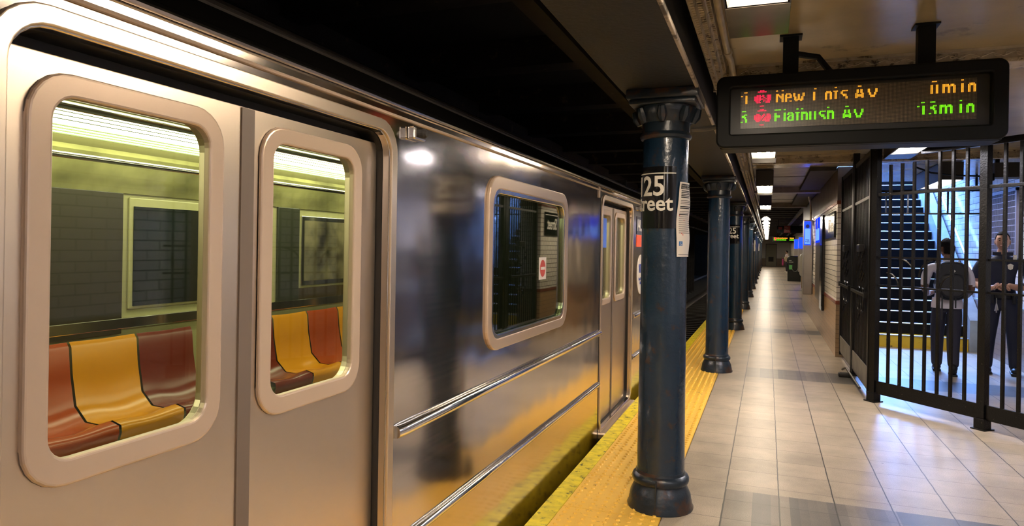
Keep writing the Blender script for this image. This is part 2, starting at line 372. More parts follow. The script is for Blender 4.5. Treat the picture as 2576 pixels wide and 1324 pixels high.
# walls
def wall_tiled(name, x0, x1, y0, y1, face_x, tile, wtop=.79, ztop=2.69):
    o = MB().box(x0, x1, y0, y1, wtop, 2.20).build(name, M[tile]); struct(o)
    return o
wr = struct(MB().box(.93, 1.30, 10.7, 20.6, .79, 2.20).build('wall_platform', None, mats=[M['tile_y'], M['tile_x']]))
for p in wr.data.polygons: p.material_index = 1 if abs(p.normal.y) > .5 else 0
wb = MB().box(.925, 1.302, 10.695, 20.6, 0, .775).build('wainscot', None, wr, mats=[M['wains_y'], M['wains_x']])
for p in wb.data.polygons: p.material_index = 1 if abs(p.normal.y) > .5 else 0
MB().box(.918, 1.305, 10.69, 20.6, .745, .80, bev=.006).build('wainscot_cap', M['maroon'], wr)
MB().box(.920, 1.305, 10.69, 20.6, 2.17, 2.225, bev=.006).build('frieze_band', M['maroon'], wr)
MB().box(.925, 1.302, 10.70, 20.6, 2.226, 2.70).build('upper_wall', M['upper'], wr)
# wall beyond, platform is wider there
w2 = struct(MB().box(2.0, 2.2, 20.6, Yf+.2, .79, 3.0).build('wall_far_right', M['tile_y']))
MB().box(1.99, 2.2, 20.6, Yf+.2, 0, .79).build('wainscot', M['wains_y'], w2)
w3 = struct(MB().box(1.302, 2.2, 20.6, 20.75, .79, 3.0).build('wall_recess', M['tile_x']))
MB().box(1.302, 2.2, 20.59, 20.75, 0, .79).build('wainscot', M['wains_x'], w3)
# concourse side wall
w4 = struct(MB().box(3.10, 3.2, Yn, 21, .79, 6.0).build('wall_right', M['tile_b']))
MB().box(3.072, 3.2, Yn, 21, 0, .775).build('wainscot', tile_wall('grey_brown_tiles', 'y', .20, .075, (.27, .21, .185), (.12, .09, .09), .3, mort=.003), w4)
MB().box(3.066, 3.2, Yn, 21, .775, .80).build('wainscot_cap', M['stucco'], w4)
w5 = struct(MB().box(-.53, 3.2, Yn-.2, Yn, .79, 2.9).build('wall_back', M['tile_x'])); MB().box(-.53, 3.2, Yn-.2, Yn+.005, 0, .79).build('wainscot', M['wains_x'], w5)
w6 = struct(MB().box(-.53, 2.2, Yf, Yf+.2, .73, 3.2).build('wall_end', mat('end_wall_paint', (.85, .79, .74), .5)))
MB().box(-.53, 2.2, Yf-.01, Yf+.2, 0, .73).build('wainscot', M['wains_x'], w6)
d1 = struct(MB().box(-.08, .80, Yf-.06, Yf-.012, 0, 2.05, bev=.01).build('door_1', M['fardoor']))
MB().box(.12, .58, Yf-.075, Yf-.06, .42, .86).build('door_grille', M['grille'], d1)
MB().tube([(.02, Yf-.062, 1.0), (.02, Yf-.11, 1.0), (.10, Yf-.11, 1.0)], .014, 8).build('door_handle', M['chrome'], d1)
MB().box(-.14, -.08, Yf-.07, Yf-.012, 0, 2.12).box(.80, .86, Yf-.07, Yf-.012, 0, 2.12).box(-.14, .86, Yf-.07, Yf-.012, 2.05, 2.12).build('door_frame', M['upper'], d1)
# ceilings
ZC = 2.69
c1 = struct(MB().box(-.34, 1.302, Yn, 10.55, ZC, ZC+.2).box(1.302, 3.08, Yn, 13.0, ZC, ZC+.2).build('ceiling', M['paint']))
c2 = MB()
yy = 10.56
while yy < 18.8:
    c2.box(-.34, .92, yy, yy+1.33, ZC+random.uniform(0, .03), ZC+.2); yy += 1.36
c2.box(-.34, .93, 10.55, 18.9, ZC+.12, ZC+.3)
struct(c2.build('ceiling_boards', M['plank']))
MB().box(.56, .90, 10.6, 18.9, ZC-.05, ZC+.02).build('ceiling_soffit', M['joist'])['kind'] = 'structure'
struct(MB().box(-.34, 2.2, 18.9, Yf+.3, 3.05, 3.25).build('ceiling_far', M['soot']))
jm = MB(); yy = 19.55
while yy < 68: jm.box(-.34, 2.0, yy, yy+.16, 2.78, 3.05); yy += 1.475
for xx in (.95, 1.5): jm.box(xx, xx+.09, 18.9, Yf, 2.72, 2.80)
struct(jm.build('ceiling_joists', M['joist']))
struct(MB().box(-.345, -.33, Yn, Yf+.3, 2.70, 3.3).build('ceiling_light_stop', M['soot']))  # added strip, keeps sky light out of the void above the ceiling
# stairwell shaft
sh = struct(MB().box(1.302, 1.38, 12.2, 20.6, 0, 6.0).build('wall_stair_left', M['tile_b']))
struct(MB().box(1.302, 3.08, 12.9, 13.0, ZC+.2, 6.0).build('wall_stair_front', M['tile_b'])); struct(MB().box(1.302, 3.08, 20.4, 20.58, 3.0, 4.2).build('wall_stair_back', M['tile_b']))
# track side
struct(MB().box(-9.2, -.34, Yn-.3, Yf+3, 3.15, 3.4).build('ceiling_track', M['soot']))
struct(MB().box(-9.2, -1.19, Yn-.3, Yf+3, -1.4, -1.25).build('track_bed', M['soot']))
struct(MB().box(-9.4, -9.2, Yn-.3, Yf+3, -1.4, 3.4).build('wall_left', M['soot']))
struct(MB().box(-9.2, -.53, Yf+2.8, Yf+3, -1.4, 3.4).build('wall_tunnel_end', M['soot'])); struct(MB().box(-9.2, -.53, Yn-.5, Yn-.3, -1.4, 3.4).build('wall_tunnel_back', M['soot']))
jt = MB(); yy = Yn+1
while yy < Yf: jt.box(-9.2, -.80, yy, yy+.22, 2.92, 3.15); yy += 1.58
for xx in (-1.35, -3.0, -4.6): jt.box(xx, xx+.12, Yn, Yf, 2.86, 3.0)
struct(jt.build('ceiling_track_joists', mat('track_joist_paint', (.016, .012, .010), .55, var=.4, damt=.25, dscale=7, dark=(.10, .07, .045))))
# running rails and ties
for x, lb in ((-1.88, 'near running rail of the track in front of the platform edge'), (-3.33, 'second running rail of the nearest track'), (-5.5, 'nearer running rail of the middle track'), (-6.94, 'farther running rail of the middle track')):
    r_ = MB().sweep([(x-.07, -1.10), (x+.07, -1.10), (x+.02, -1.08), (x+.015, -1.0), (x+.035, -.985), (x+.035, -.95), (x-.035, -.95), (x-.035, -.985), (x-.015, -1.0), (x-.02, -1.08)], 9.85 if x > -4 else 12, Yf).build('running_rail', M['rail'])
    tag(r_, 'steel '+lb, 'rail', 'running rails')
tm = MB(); yy = 10.0
while yy < 60: tm.box(-3.75, -1.45, yy, yy+.2, -1.25, -1.10); yy += .55
o = tm.build('timber_ties', M['tie']); tag(o, 'dark timber ties under the rails of the track beside the platform', 'railway ties'); o['kind'] = 'stuff'
# dark steel columns between the tracks
proto = thing('tunnel_column', (-4.55, 11.0, -1.25), 'thin black steel columns in the dark between the tracks', 'column', 'columns between the tracks')
MB().box(-.10, .10, -.09, -.075, 0, 4.1).box(-.10, .10, .075, .09, 0, 4.1).box(-.01, .01, -.075, .075, 0, 4.1).build('shaft', M['joist'], proto, world=False)
MB().box(-.16, .16, -.14, .14, 0, .05).build('base_plate', M['joist'], proto, world=False)
for k in range(1, 24): dup(proto, (-4.55, 11.0+k*1.52, -1.25))

# ---- beam carried by the pillars, its right edge and the moulded cornice
struct(MB().box(-.79, -.38, Yn, Yf, 2.40, 3.15).build('pillar_beam', M['beam']))
struct(MB().box(-.384, -.366, Yn, Yf, 2.385, 2.41, bev=.004).build('trim_1', M['lip']))
cn = MB().sweep([(-.335, 2.70), (-.335, 2.54), (-.325, 2.535), (-.31, 2.55), (-.305, 2.585), (-.29, 2.59), (-.285, 2.63), (-.265, 2.65), (-.258, 2.70)], Yn, Yf)
y = 1.5
while y < 20:   # egg-and-dart row, broken at every beam
    if (y-4.65) % 4.7 > .12:
        for (x, z, sz) in ((-.318, 2.541, .0095), (-.296, 2.584, .011), (-.272, 2.636, .007)):
            h = .5 if z > 2.6 else 1
            cn.box(x-sz, x+sz, y-.008*h, y+.008*h, z-sz*.6, z+sz*.3)
    y += .032
cn.box(-.345, -.25, 4.62, 4.645, 2.53, 2.70); cn.box(-.345, -.25, 9.3, 9.325, 2.53, 2.70)
struct(cn.build('trim_2', M['mould']))
o = MB().tube([(-.236, Yn, 2.655), (-.236, 4.2, 2.655), (-.225, 4.35, 2.655), (-.225, 19, 2.655)], .018, 10).build('cream_conduit', M['pipe'], smooth=True)
tag(o, 'cream painted conduit running along the ceiling beside the moulded cornice', 'pipe')
for yy in (1.9, 4.15, 6.6, 8.9, 11.3, 13.6): MB().tube([(-.232, yy, 2.655), (-.232, yy+.05, 2.655)], .024, 10).build('coupling', M['pipe'], o)
o = MB().tube([(-.82, Yn, 2.70), (-.86, .5, 2.66), (-.82, 1.6, 2.50), (-.83, 2.4, 2.47), (-.82, 4.0, 2.45), (-.82, 6, 2.5), (-.82, 20, 2.5)], .016, 8).build('track_side_conduit', M['darkpipe'], smooth=True)
tag(o, 'dark conduit hanging along the track side of the pillar beam', 'pipe')
o = MB().tube([(-.86, Yn, 2.78), (-.92, .9, 2.72), (-.86, 1.8, 2.62), (-.82, 2.3, 2.56), (-.81, 3.2, 2.55)], .012, 8).build('sagging_cable', M['darkpipe'], smooth=True)
tag(o, 'thin dark cable sagging above the track side conduit', 'cable')

# transverse beams with scroll ornament
def cross_beam(y, x0, x1, n):
    m = MB().box(x0, x1, y, y+.28, 2.625, ZC)
    m.box(x0, x1, y-.02, y, 2.675, ZC)
    m.box(x0, x1, y-.012, y, 2.600, 2.625, bev=.003)
    x = x0+.02
    i = 0
    while x < x1-.04:
        pts = []
        up = 1 if i % 2 == 0 else -1
        for k in range(9):
            t = k/8*PI*1.5; rr = .019*(1-k/12)
            pts.append((x+.025+rr*math.cos(t)*1.2, y-.008, 2.650+up*rr*math.sin(t)*.75))
        m.tube(pts, .0042, 5)
        m.tube([(x, y-.008, 2.650-up*.012), (x+.03, y-.009, 2.650), (x+.058, y-.008, 2.650+up*.012)], .004, 5)
        x += .055; i += 1
    x = x0+.02
    while x < x1-.02:
        m.ball((x, y-.014, 2.607), (.008, .006, .008), 6, 4); x += .022
    o = struct(m.build('cross_beam', M['mould'])); o['label'] = 'moulded ceiling beam with scroll ornament'
    return o
cross_beam(4.65, -.20, 3.0, 1); cross_beam(9.3, -.20, 3.0, 2)
struct(MB().box(-.28, 3.08, 13.0, 13.001, 2.6, 2.61).build('trim_3', M['mould'])) if False else None
for yy in (13.95, 18.6):
    struct(MB().box(-.25, .92, yy, yy+.25, 2.60, 2.72).build('cross_beam', M['plank']))

# ================================================================= PILLARS
def make_pillar(loc):
    t = thing('pillar', loc, '', 'pillar', 'blue platform pillars')
    prof = [(.136, .20), (.134, .6), (.131, 1.2), (.129, 2.14)]
    MB().lathe(prof, seg=40).build('shaft', M['blue'], t, world=False, smooth=True)
    bs = [(.188, 0), (.190, .012), (.180, .03), (.180, .045), (.176, .055), (.172, .085), (.158, .115), (.147, .135), (.146, .142), (.158, .148), (.163, .160), (.163, .176), (.156, .190), (.142, .198), (.138, .215)]
    b = MB().lathe(bs, seg=40).build('base', M['bluedark'], t, world=False, smooth=True)
    MB().box(-.002, .002, -.1895, -.136, .004, .19).build('base_seam', M['ink'], b, world=False, fn=lambda v: v)
    cp = [(.130, 2.13), (.142, 2.135), (.148, 2.15), (.142, 2.165), (.136, 2.17), (.136, 2.225), (.145, 2.235), (.160, 2.27), (.172, 2.30), (.172, 2.315)]
    c = MB().lathe(cp, seg=40)
    c.box(-.185, .185, -.185, .185, 2.315, 2.345, bev=.008); c.box(-.200, .200, -.20, .20, 2.345, 2.40, bev=.008)
    for k in range(8):
        a = 2*PI*k/8; c.tube([(.150*math.cos(a), .150*math.sin(a), 2.225), (.166*math.cos(a), .166*math.sin(a), 2.26), (.182*math.cos(a), .182*math.sin(a), 2.305)], [.016, .030, .020], 8)
    c.build('capital', M['bluedark'], t, world=False, smooth=True)
    return t
PX = -.565; PY0 = 4.05; PSP = 4.75
pl = [make_pillar((PX, PY0, 0))]
pl[0]['label'] = 'nearest and largest blue pillar, street name sign and paper notice on it'
plab = {1: 'second blue pillar from the front, bare of signs, between the two signed ones', 2: 'third blue pillar from the front, small street name sign on it',
        3: 'fourth blue pillar from the front, rust streak down its right side', 4: 'fifth blue pillar from the front, just before the one with paper notice',
        5: 'sixth blue pillar from the front, white paper notice on it', 6: 'seventh blue pillar from the front, right after a pillar with paper notice'}
for k in range(1, 14):
    pl.append(dup(pl[0], (PX, PY0+k*PSP, 0), plab.get(k, 'one of the far small blue pillars along the platform edge')))
def around(cx, cy, rad, ang0):   # flat (u,v,w) -> wrapped on the pillar; u measured along the arc
    def f(co): a = ang0+co.x/rad; r = rad+co.z; return Vector((cx+r*math.cos(a), cy+r*math.sin(a), co.y))
    return f
def pillar_sign(k):
    p = pl[k]; rad = .1335; sg = MB(); n = 24; a0, a1 = R(-208), R(-55)
    z0, z1 = 1.615, 1.967
    vs = [[sg.bm.verts.new((rr*math.cos(a0+(a1-a0)*i/n), rr*math.sin(a0+(a1-a0)*i/n), z)) for i in range(n+1)] for rr in (rad-.003, rad+.003) for z in (z0, z1)]
    for i in range(n):
        sg.bm.faces.new((vs[2][i], vs[2][i+1], vs[3][i+1], vs[3][i])); sg.bm.faces.new((vs[0][i], vs[1][i], vs[1][i+1], vs[0][i+1]))
        sg.bm.faces.new((vs[1][i], vs[3][i], vs[3][i+1], vs[1][i+1])); sg.bm.faces.new((vs[0][i], vs[0][i+1], vs[2][i+1], vs[2][i]))
    sg.bm.faces.new((vs[0][0], vs[2][0], vs[3][0], vs[1][0])); sg.bm.faces.new((vs[0][n], vs[1][n], vs[3][n], vs[2][n]))
    s = sg.build('name_sign', M['signblack'], p, world=False, smooth=True)
    rw = rad+.004; t = MB()
    def put(txt, size, uend, v, sx=1.0):
        me = text_mesh(txt, size, .0015, 'LEFT', bold=size*.016, sx=sx)
        mx = max(v_.co.x for v_ in me.vertices)
        bm = bmesh.new(); bm.from_mesh(me)
        bmesh.ops.subdivide_edges(bm, edges=[e for e in bm.edges if e.calc_length() > .02], cuts=2)
        f = around(0, 0, rw, R(-55))
        for q in bm.verts: q.co = f(Vector((q.co.x-mx+uend, q.co.y+v, q.co.z)))
        t.add(bm)
    put('125', .158, -.070, 1.803, .94); put('Street', .122, -.018, 1.717, 1.0)
    t.build('lettering', M['white'], s, world=False)
    ln = MB()
    n = 20
    for i in range(n):
        A = R(-206)+(R(-56)-R(-206))*i/n; B = R(-206)+(R(-56)-R(-206))*(i+1)/n
        q = [ln.bm.verts.new((rw*math.cos(a), rw*math.sin(a), z)) for a, z in ((A, 1.925), (B, 1.925), (B, 1.931), (A, 1.931))]; ln.bm.faces.new(q)
    ln.build('white_line', M['white'], s, world=False)
for k in (0, 2, 5): pillar_sign(k)
# paper notices
def notice(k, label):
    t = thing('paper_notice', (PX, PY0+k*PSP, 1.455), label, 'notice', 'paper notices on pillars')
    H = .425; W_ = .155; base = R(-82+31); rad = .1335
    def f(u, v, d=0):
        ww = .004+.006*math.sin(v/H*6.5)**2+d; sh = -.012*math.sin(v/H*PI*1.1)+ .012*(v/H)
        a = base+(u+sh)/rad; r = rad+ww; return Vector((r*math.cos(a), r*math.sin(a), v))
    def strip(m, u0, u1, v0, v1, d, nu=6, nv=1):
        g = [[m.bm.verts.new(f(u0+(u1-u0)*i/nu, v0+(v1-v0)*j/nv, d)) for i in range(nu+1)] for j in range(nv+1)]
        for j in range(nv):
            for i in range(nu): m.bm.faces.new((g[j][i], g[j][i+1], g[j+1][i+1], g[j+1][i]))
    m = MB(); strip(m, 0, W_, 0, H, 0, 10, 16); strip(m, 0, W_, 0, H, -.0012, 10, 16)
    m.build('sheet', M['paper'], t, world=False, smooth='all')
    if k == 0:
        m = MB(); strip(m, .010, W_-.01, .385, .415, .0006, 8, 2); m.build('heading_band', M['ink'], t, world=False); m = MB(); strip(m, .010, W_-.01, .010, .013, .0006, 8); m.build('bottom_line', M['ink'], t, world=False); m = MB()
        v = .372; rnd = random.Random(4)
        for r_ in range(22):
            hgt = .0055 if r_ in (0, 1, 2, 3, 4, 8, 9, 12) else .0028
            strip(m, .014, .014+(W_-.03)*rnd.uniform(.6, 1), v, v+hgt, .0006, 6); v -= .0092 if r_ < 12 else .0115
            if r_ in (4, 7, 9): v -= .008
        m.build('printed_text', M['ink'], t, world=False)
        tx = MB()
        for s_, v_ in (('Planned Work', .4015), ('Trabajos Planeados', .3885)):
            me = text_mesh(s_, .0125, .0004, bold=.0003)
            tx.addmesh(me, lambda c, v_=v_: f(c.x+.013, c.y+v_, .0012))
        tx.build('heading', M['white'], t, world=False)
        m = MB(); strip(m, .014, .038, .062, .088, .0007); m.build('access_symbol', M['accessblue'], t, world=False)
        m = MB(); m.ball(f(.026, .082, .0009), (.0025, .0012, .0025), 8, 5); m.tube([f(.026, .079, .0012), f(.026, .071, .0012), f(.032, .070, .0012), f(.034, .065, .0012)], .001, 5)
        m.tube([f(.026+.006*math.cos(a/8*PI*1.5+2), .070+.006*math.sin(a/8*PI*1.5+2), .0012) for a in range(9)], .0009, 5)
        m.build('wheelchair_figure', M['white'], t, world=False)
        for u, v in ((.014, .232), (.05, .205), (.03, .13), (.038, .122)):
            m = MB(); strip(m, u, u+.006, v, v+.006, .0009, 1); m.build('red_mark', M['redink'], t, world=False)
notice(0, 'large paper service notice taped to the nearest blue pillar'); notice(5, 'small white paper notice on the sixth pillar'); notice(8, 'tiny white paper notice on a far pillar, the farther of the two small ones')

# ================================================================= TRAIN
TX = -1.27; Y0t, Y1t = -6.0, 9.7
tr = thing('subway_train', (-2.6, 1.8, -1.25), 'stainless steel subway train standing along the left of the platform', 'train')
def onx(X, th):   # plate mesh (u->Y, v->Z, w->X)
    return lambda c: Vector((X+c.z, c.x, c.y))
dcs = [-3.2, 1.477, 6.17]
OW = .66     # half opening width
holes = [rrect(d-OW, d+OW, .0, 1.90, .085) for d in dcs]
wins = [(3.10, 4.37), (-1.57, -.30)]
holes += [rrect(a, b, 1.04, 1.78, .09) for a, b in wins]
outer = [(Y0t, -.14), (Y1t, -.14), (Y1t, 2.0), (Y0t, 2.0)]
me = plate(outer, holes, .03, .004)
MB().addmesh(me, onx(TX-.015, .03)).build('side_panel', M['steel'], tr)
# jambs (deep reveal of each doorway)
for d in dcs:
    po = rrect(d-OW-.012, d+OW+.012, -.012, 1.912, .09); pi_ = rrect(d-OW+.004, d+OW-.004, .004, 1.896, .085)
    MB().addmesh(plate(po, [pi_], .13), onx(TX-.095, .1)).build('door_jamb', M['rubber'], tr)
    lipo = rrect(d-OW-.035, d+OW+.035, -.035, 1.935, .11)
    MB().addmesh(plate(lipo, [rrect(d-OW-.004, d+OW+.004, -.004, 1.904, .085)], .012, .004), onx(TX+.003, .1)).build('door_surround', M['doorsteel'], tr)
    MB().box(TX-.09, TX+.055, d-OW-.02, d+OW+.02, -.075, -.02, bev=.012).build('door_sill', M['doorsteel'], tr)
    MB().box(TX-.16, TX-.10, d-OW-.1, d+OW+.1, 1.83, 1.99).box(TX-.16, TX-.10, d-OW-.1, d-OW+.02, .0, 1.83).box(TX-.16, TX-.10, d+OW-.02, d+OW+.1, .0, 1.83).build('door_light_stop', M['rubber'], tr)  # added black boxes behind the leaves, stop interior light and darken the gaps
    for s_ in (-1, 1):
        a, b = (d-.650, d-.004) if s_ < 0 else (d+.004, d+.650)
        fo = (d-.586, d-.098) if s_ < 0 else (d+.053, d+.541)
        leaf = MB().addmesh(plate([(a, .01), (b, .01), (b, 1.86), (a, 1.86)], [rrect(fo[0]+.03, fo[1]-.03, 1.045, 1.795, .07)], .035, .004), onx(TX-.07, .03)).build('door_leaf', M['doorsteel'], tr)
        MB().addmesh(plate(rrect(fo[0], fo[1], 1.01, 1.825, .085), [rrect(fo[0]+.038, fo[1]-.036, 1.052, 1.790, .055)], .024, .007), onx(TX-.052, .02)).build('window_frame', M['frame'], leaf)
        MB().box(TX-.078, TX-.072, fo[0]+.02, fo[1]-.02, 1.03, 1.81).build('window_pane', M['pane'], leaf)
        MB().box(TX-.062, TX-.048, d-.024 if s_ < 0 else d+.0, d-.0 if s_ < 0 else d+.024, .01, 1.86).build('edge_seal_and_shade', M['seal'], leaf)  # rubber seal, widened and browned to carry the soft shading along the seam
        MB().addmesh(plate(rrect(fo[0]-.007, fo[1]+.007, 1.003, 1.832, .09), [rrect(fo[0]+.01, fo[1]-.01, 1.02, 1.815, .08)], .006), onx(TX-.053, .02)).build('gasket', M['seal'], leaf)
# big window between the doors
for a, b in wins:
    f_ = MB().addmesh(plate(rrect(a-.055, b+.06, .985, 1.845, .13), [rrect(a-.012, b+.012, 1.028, 1.792, .10)], .022, .007), onx(TX+.004, .02)).build('window_frame', M['frame'], tr)
    MB().addmesh(plate(rrect(a-.018, b+.018, 1.02, 1.80, .10), [rrect(a+.012, b-.012, 1.052, 1.768, .08)], .018, .005), onx(TX+.002, .02)).build('inner_bead', M['chrome'], f_)
    MB().box(TX-.020, TX-.014, a-.01, b+.01, 1.03, 1.79).build('window_pane', M['darkpane'], f_)
    # no-entry sticker on the pane
    if a > 0:
        st = MB().box(TX-.0135, TX-.0125, 3.90, 4.04, 1.30, 1.435).build('no_entry_sticker', M['paper'], tr)
        MB().lathe([(.052, 0), (.052, .0008)], seg=28).build('red_disc', M['redink'], st, fn=lambda v: Vector((TX-.0122+v.z, 3.97+v.x, 1.368+v.y)))
        MB().box(TX-.0112, TX-.0106, 3.93, 4.01, 1.359, 1.377).build('white_bar', M['paper'], st)
# belt rails
segs = [(Y0t+.1, -3.2-.70), (-3.2+.72, 1.477-.72), (1.477+.72, 5.44), (6.90, Y1t-.1)]
for a, b in segs:
    MB().tube([(TX+.004, a, .81), (TX+.010, a+.05, .81), (TX+.010, b-.03, .81), (TX+.004, b, .81)], .0235, 12).build('belt_rail', M['chrome'], tr, smooth=True)
    MB().tube([(TX+.003, a, .39), (TX+.008, a+.05, .39), (TX+.008, b-.03, .39), (TX+.003, b, .39)], .0175, 12).build('belt_rail', M['chrome'], tr, smooth=True)
MB().box(TX-.001, TX+.003, 5.44, 5.446, -.1, 1.98).build('panel_seam', M['rubber'], tr)
# gutter, roof and roof flutes
roof = [(TX-.01, 2.0), (TX+.012, 2.0), (TX+.014, 2.02), (TX-.004, 2.03), (-1.33, 2.095), (-1.44, 2.165), (-1.75, 2.28), (-2.6, 2.36), (-3.45, 2.28), (-3.76, 2.165), (-3.87, 2.095), (-3.92, 2.03), (-3.93, 2.0)]
MB().sweep(roof, Y0t, Y1t, closed=False).build('roof', M['roof'], tr)
MB().tube([(TX+.012, Y0t, 2.004), (TX+.012, Y1t, 2.004)], .009, 8).build('gutter', M['chrome'], tr, smooth=True)
MB().tube([(TX+.004, Y0t, 1.965), (TX+.004, Y1t, 1.965)], .006, 8).build('gutter_bead', M['frame'], tr, smooth=True)
for x, z in ((-1.345, 2.108), (-1.385, 2.137), (-1.425, 2.160), (-1.49, 2.19)):
    MB().tube([(x, Y0t, z), (x, Y1t, z)], .008, 6).build('roof_flute', M['rooflute'], tr, smooth=True)
# side lamps and small indicator plates
for y in (2.30, 7.25):
    l_ = MB().box(TX, TX+.035, y-.045, y+.045, 1.895, 1.945, bev=.008).build('side_lamp', M['chrome'], tr)
    MB().lathe([(.018, 0), (.018, .02), (.012, .03)], seg=16).build('lamp_lens', M['rubber'], l_, fn=lambda v, y=y: Vector((TX+.03+v.z, y+v.x, 1.92+v.y)))
MB().box(TX, TX+.008, 5.34, 5.39, 1.90, 1.985, bev=.003).build('indicator_plate', M['frame'], tr)
# number, orange block and round emblem beside the far door
nb = MB().box(TX, TX+.004, 7.06, 7.46, 1.645, 1.83).build('number_plate', M['signblack'], tr)
me = text_mesh('1415', .165, .002, bold=.004, sx=.9)
MB().addmesh(me, lambda c: Vector((TX+.006+c.z, 7.075+c.x, 1.685+c.y))).build('number', M['white'], nb)
MB().box(TX, TX+.004, 7.07, 7.46, 1.515, 1.64).build('orange_block', M['orange'], tr)
em = MB().lathe([(.21, 0), (.21, .004)], seg=40).build('emblem', M['pale'], tr, fn=lambda v: Vector((TX+v.z, 7.34+v.x, 1.22+v.y)))
me = text_mesh('MTA', .12, .002, 'CENTER', bold=.006); MB().addmesh(me, lambda c: Vector((TX+.006+c.z, 7.34+c.x, 1.245+c.y))).build('emblem_lettering', M['navy'], em)
me = text_mesh('New York City\nSubway', .042, .002, 'CENTER', bold=.001); MB().addmesh(me, lambda c: Vector((TX+.006+c.z, 7.34+c.x, 1.16+c.y))).build('emblem_small_lettering', M['navy'], em)
# sticker on far door window
stk = MB().box(TX-.0715, TX-.070, 5.64, 5.98, 1.50, 1.76).build('door_sticker', M['screenpale'] if False else mat('blue_sticker', (.06, .18, .75), .3), tr)
# end of the train, underside
MB().box(-3.93, TX, Y1t, Y1t+.05, -.14, 2.0, bev=.02).build('end_panel', M['steel'], tr)
MB().box(-3.93, TX, Y0t-.05, Y0t, -.14, 2.0, bev=.02).build('end_panel', M['steel'], tr)
MB().box(-3.94, -3.91, Y0t, Y1t, -.14, 2.0).build('far_side_panel', M['steel'], tr)
MB().box(-3.75, -1.42, Y0t+.4, Y1t-.4, -.95, -.18).build('undercarriage', M['roof'], tr)
MB().box(-3.93, TX-.03, Y0t, Y1t, -.20, -.14).build('underframe', M['roof'], tr)
for yy in (7.6, 5.6, -1.9, -3.9):
    MB().lathe([(.42, 0), (.42, .10), (.44, .11), (.44, .13)], seg=28).build('wheel', M['rail'], tr, fn=lambda v, y=yy: Vector((-1.95+v.z, y+v.x, -.51+v.y)))
# interior
MB().box(-3.90, -1.37, Y0t+.05, Y1t-.05, -.13, .01).build('car_floor', M['int_floor'], tr)
fw = MB().box(-3.905, -3.885, Y0t+.05, 7.0, .01, 2.2).build('car_lining', M['cream'], tr)
MB().box(-3.884, -3.862, 2.60, 3.22, .90, 1.80, bev=.004).build('end_door_panel', mat('brown_door_panel', (.035, .028, .014), .3), tr)
MB().box(-3.884, -3.862, 4.70, 4.98, .98, 1.80, bev=.004).build('dark_side_panel', mat('dark_side_laminate', (.03, .032, .018), .3), tr)
MB().box(-3.884, -3.866, 4.98, 5.80, .98, 1.10, bev=.004).build('dark_lower_panel', mat('brown_lower_panel', (.05, .035, .012), .3), tr)
for a, b in ((3.27, 3.96), (4.98, 5.76), (-1.6, -.3), (0.1, 2.2)):
    if a == 4.98:
        q = MB().box(-3.884, -3.87, 5.02, 5.72, 1.12, 1.74, bev=.004).build('poster_frame', M['chrome'], fw)
        MB().box(-3.869, -3.866, 5.06, 5.68, 1.16, 1.70).build('poster', mat('poster_print', (.14, .12, .07), .4, var=.9, vscale=5), tr)
    else:
        q = MB().box(-3.884, -3.87, a, b, 1.05, 1.78, bev=.01).build('far_window_frame', M['cream'], fw)
        MB().box(-3.869, -3.864, a+.03, b-.03, 1.07, 1.72).build('far_window_pane', M['int_dark'], tr)
MB().box(-3.90, -1.37, 7.0, 7.03, .01, 2.2).build('cab_bulkhead', mat('bulkhead_laminate', (.012, .013, .009), .5), tr)
MB().sweep([(-3.885, 1.93), (-3.70, 2.155), (-1.50, 2.155), (-1.40, 2.05), (-1.40, 2.08), (-1.50, 2.17), (-3.70, 2.17), (-3.892, 1.94)], Y0t+.05, 7.0).build('car_ceiling', M['cream'], tr)
for x0, x1 in ((-3.62, -3.28), (-2.0, -1.72)):
    for a in (-5.2, -3.2, -1.2, .8, 2.3, 3.72, 5.12):
        b_ = min(a+1.36, 6.3)
        lt = MB().box(x0, x1, a, b_, 2.075, 2.154, bev=.012).build('light_panel', M['int_light'], tr)
        rb = MB()
        for i in range(4): xx = x0+(x1-x0)*(i+.5)/4; rb.box(xx-.004, xx+.004, a, b_, 2.068, 2.0745)
        for zz in (2.095, 2.115, 2.135): rb.box(x1+.0005, x1+.0045, a, b_, zz-.002, zz+.002)
        rb.build('light_louvre', M['bench'], lt)
MB().sweep([(-3.884, 1.80), (-3.87, 1.80), (-3.74, 2.02), (-3.76, 2.05), (-3.884, 1.93)], Y0t+.1, 6.9).build('advert_panel', mat('advert_panel_print', (.42, .40, .18), .35, var=.5, vscale=3), tr)
MB().tube([(-3.36, Y0t+.1, 1.93), (-3.36, 6.8, 1.93)], .016, 10).build('grab_rail', M['chrome'], tr, smooth=True)
MB().tube([(-2.1, Y0t+.1, 1.93), (-2.1, 6.8, 1.93)], .016, 10).build('grab_rail', M['chrome'], tr, smooth=True)
for yy in (2.32, 3.96, 5.85): MB().tube([(-3.38, yy, .45), (-3.36, yy, 2.16)], .016, 10).build('pole', M['chrome'], tr, smooth=True)
bn = MB().box(-3.88, -3.46, 2.36, 3.86, .30, .41, bev=.01).box(-3.88, -3.46, 3.96, 5.80, .30, .41, bev=.01).box(-3.88, -3.46, -1.6, 2.2, .30, .41).build('bench_base', M['bench'], tr)
MB().box(-3.884, -3.86, 2.36, 5.80, .93, 1.0, bev=.005).build('bench_top_rail', M['chrome'], tr)
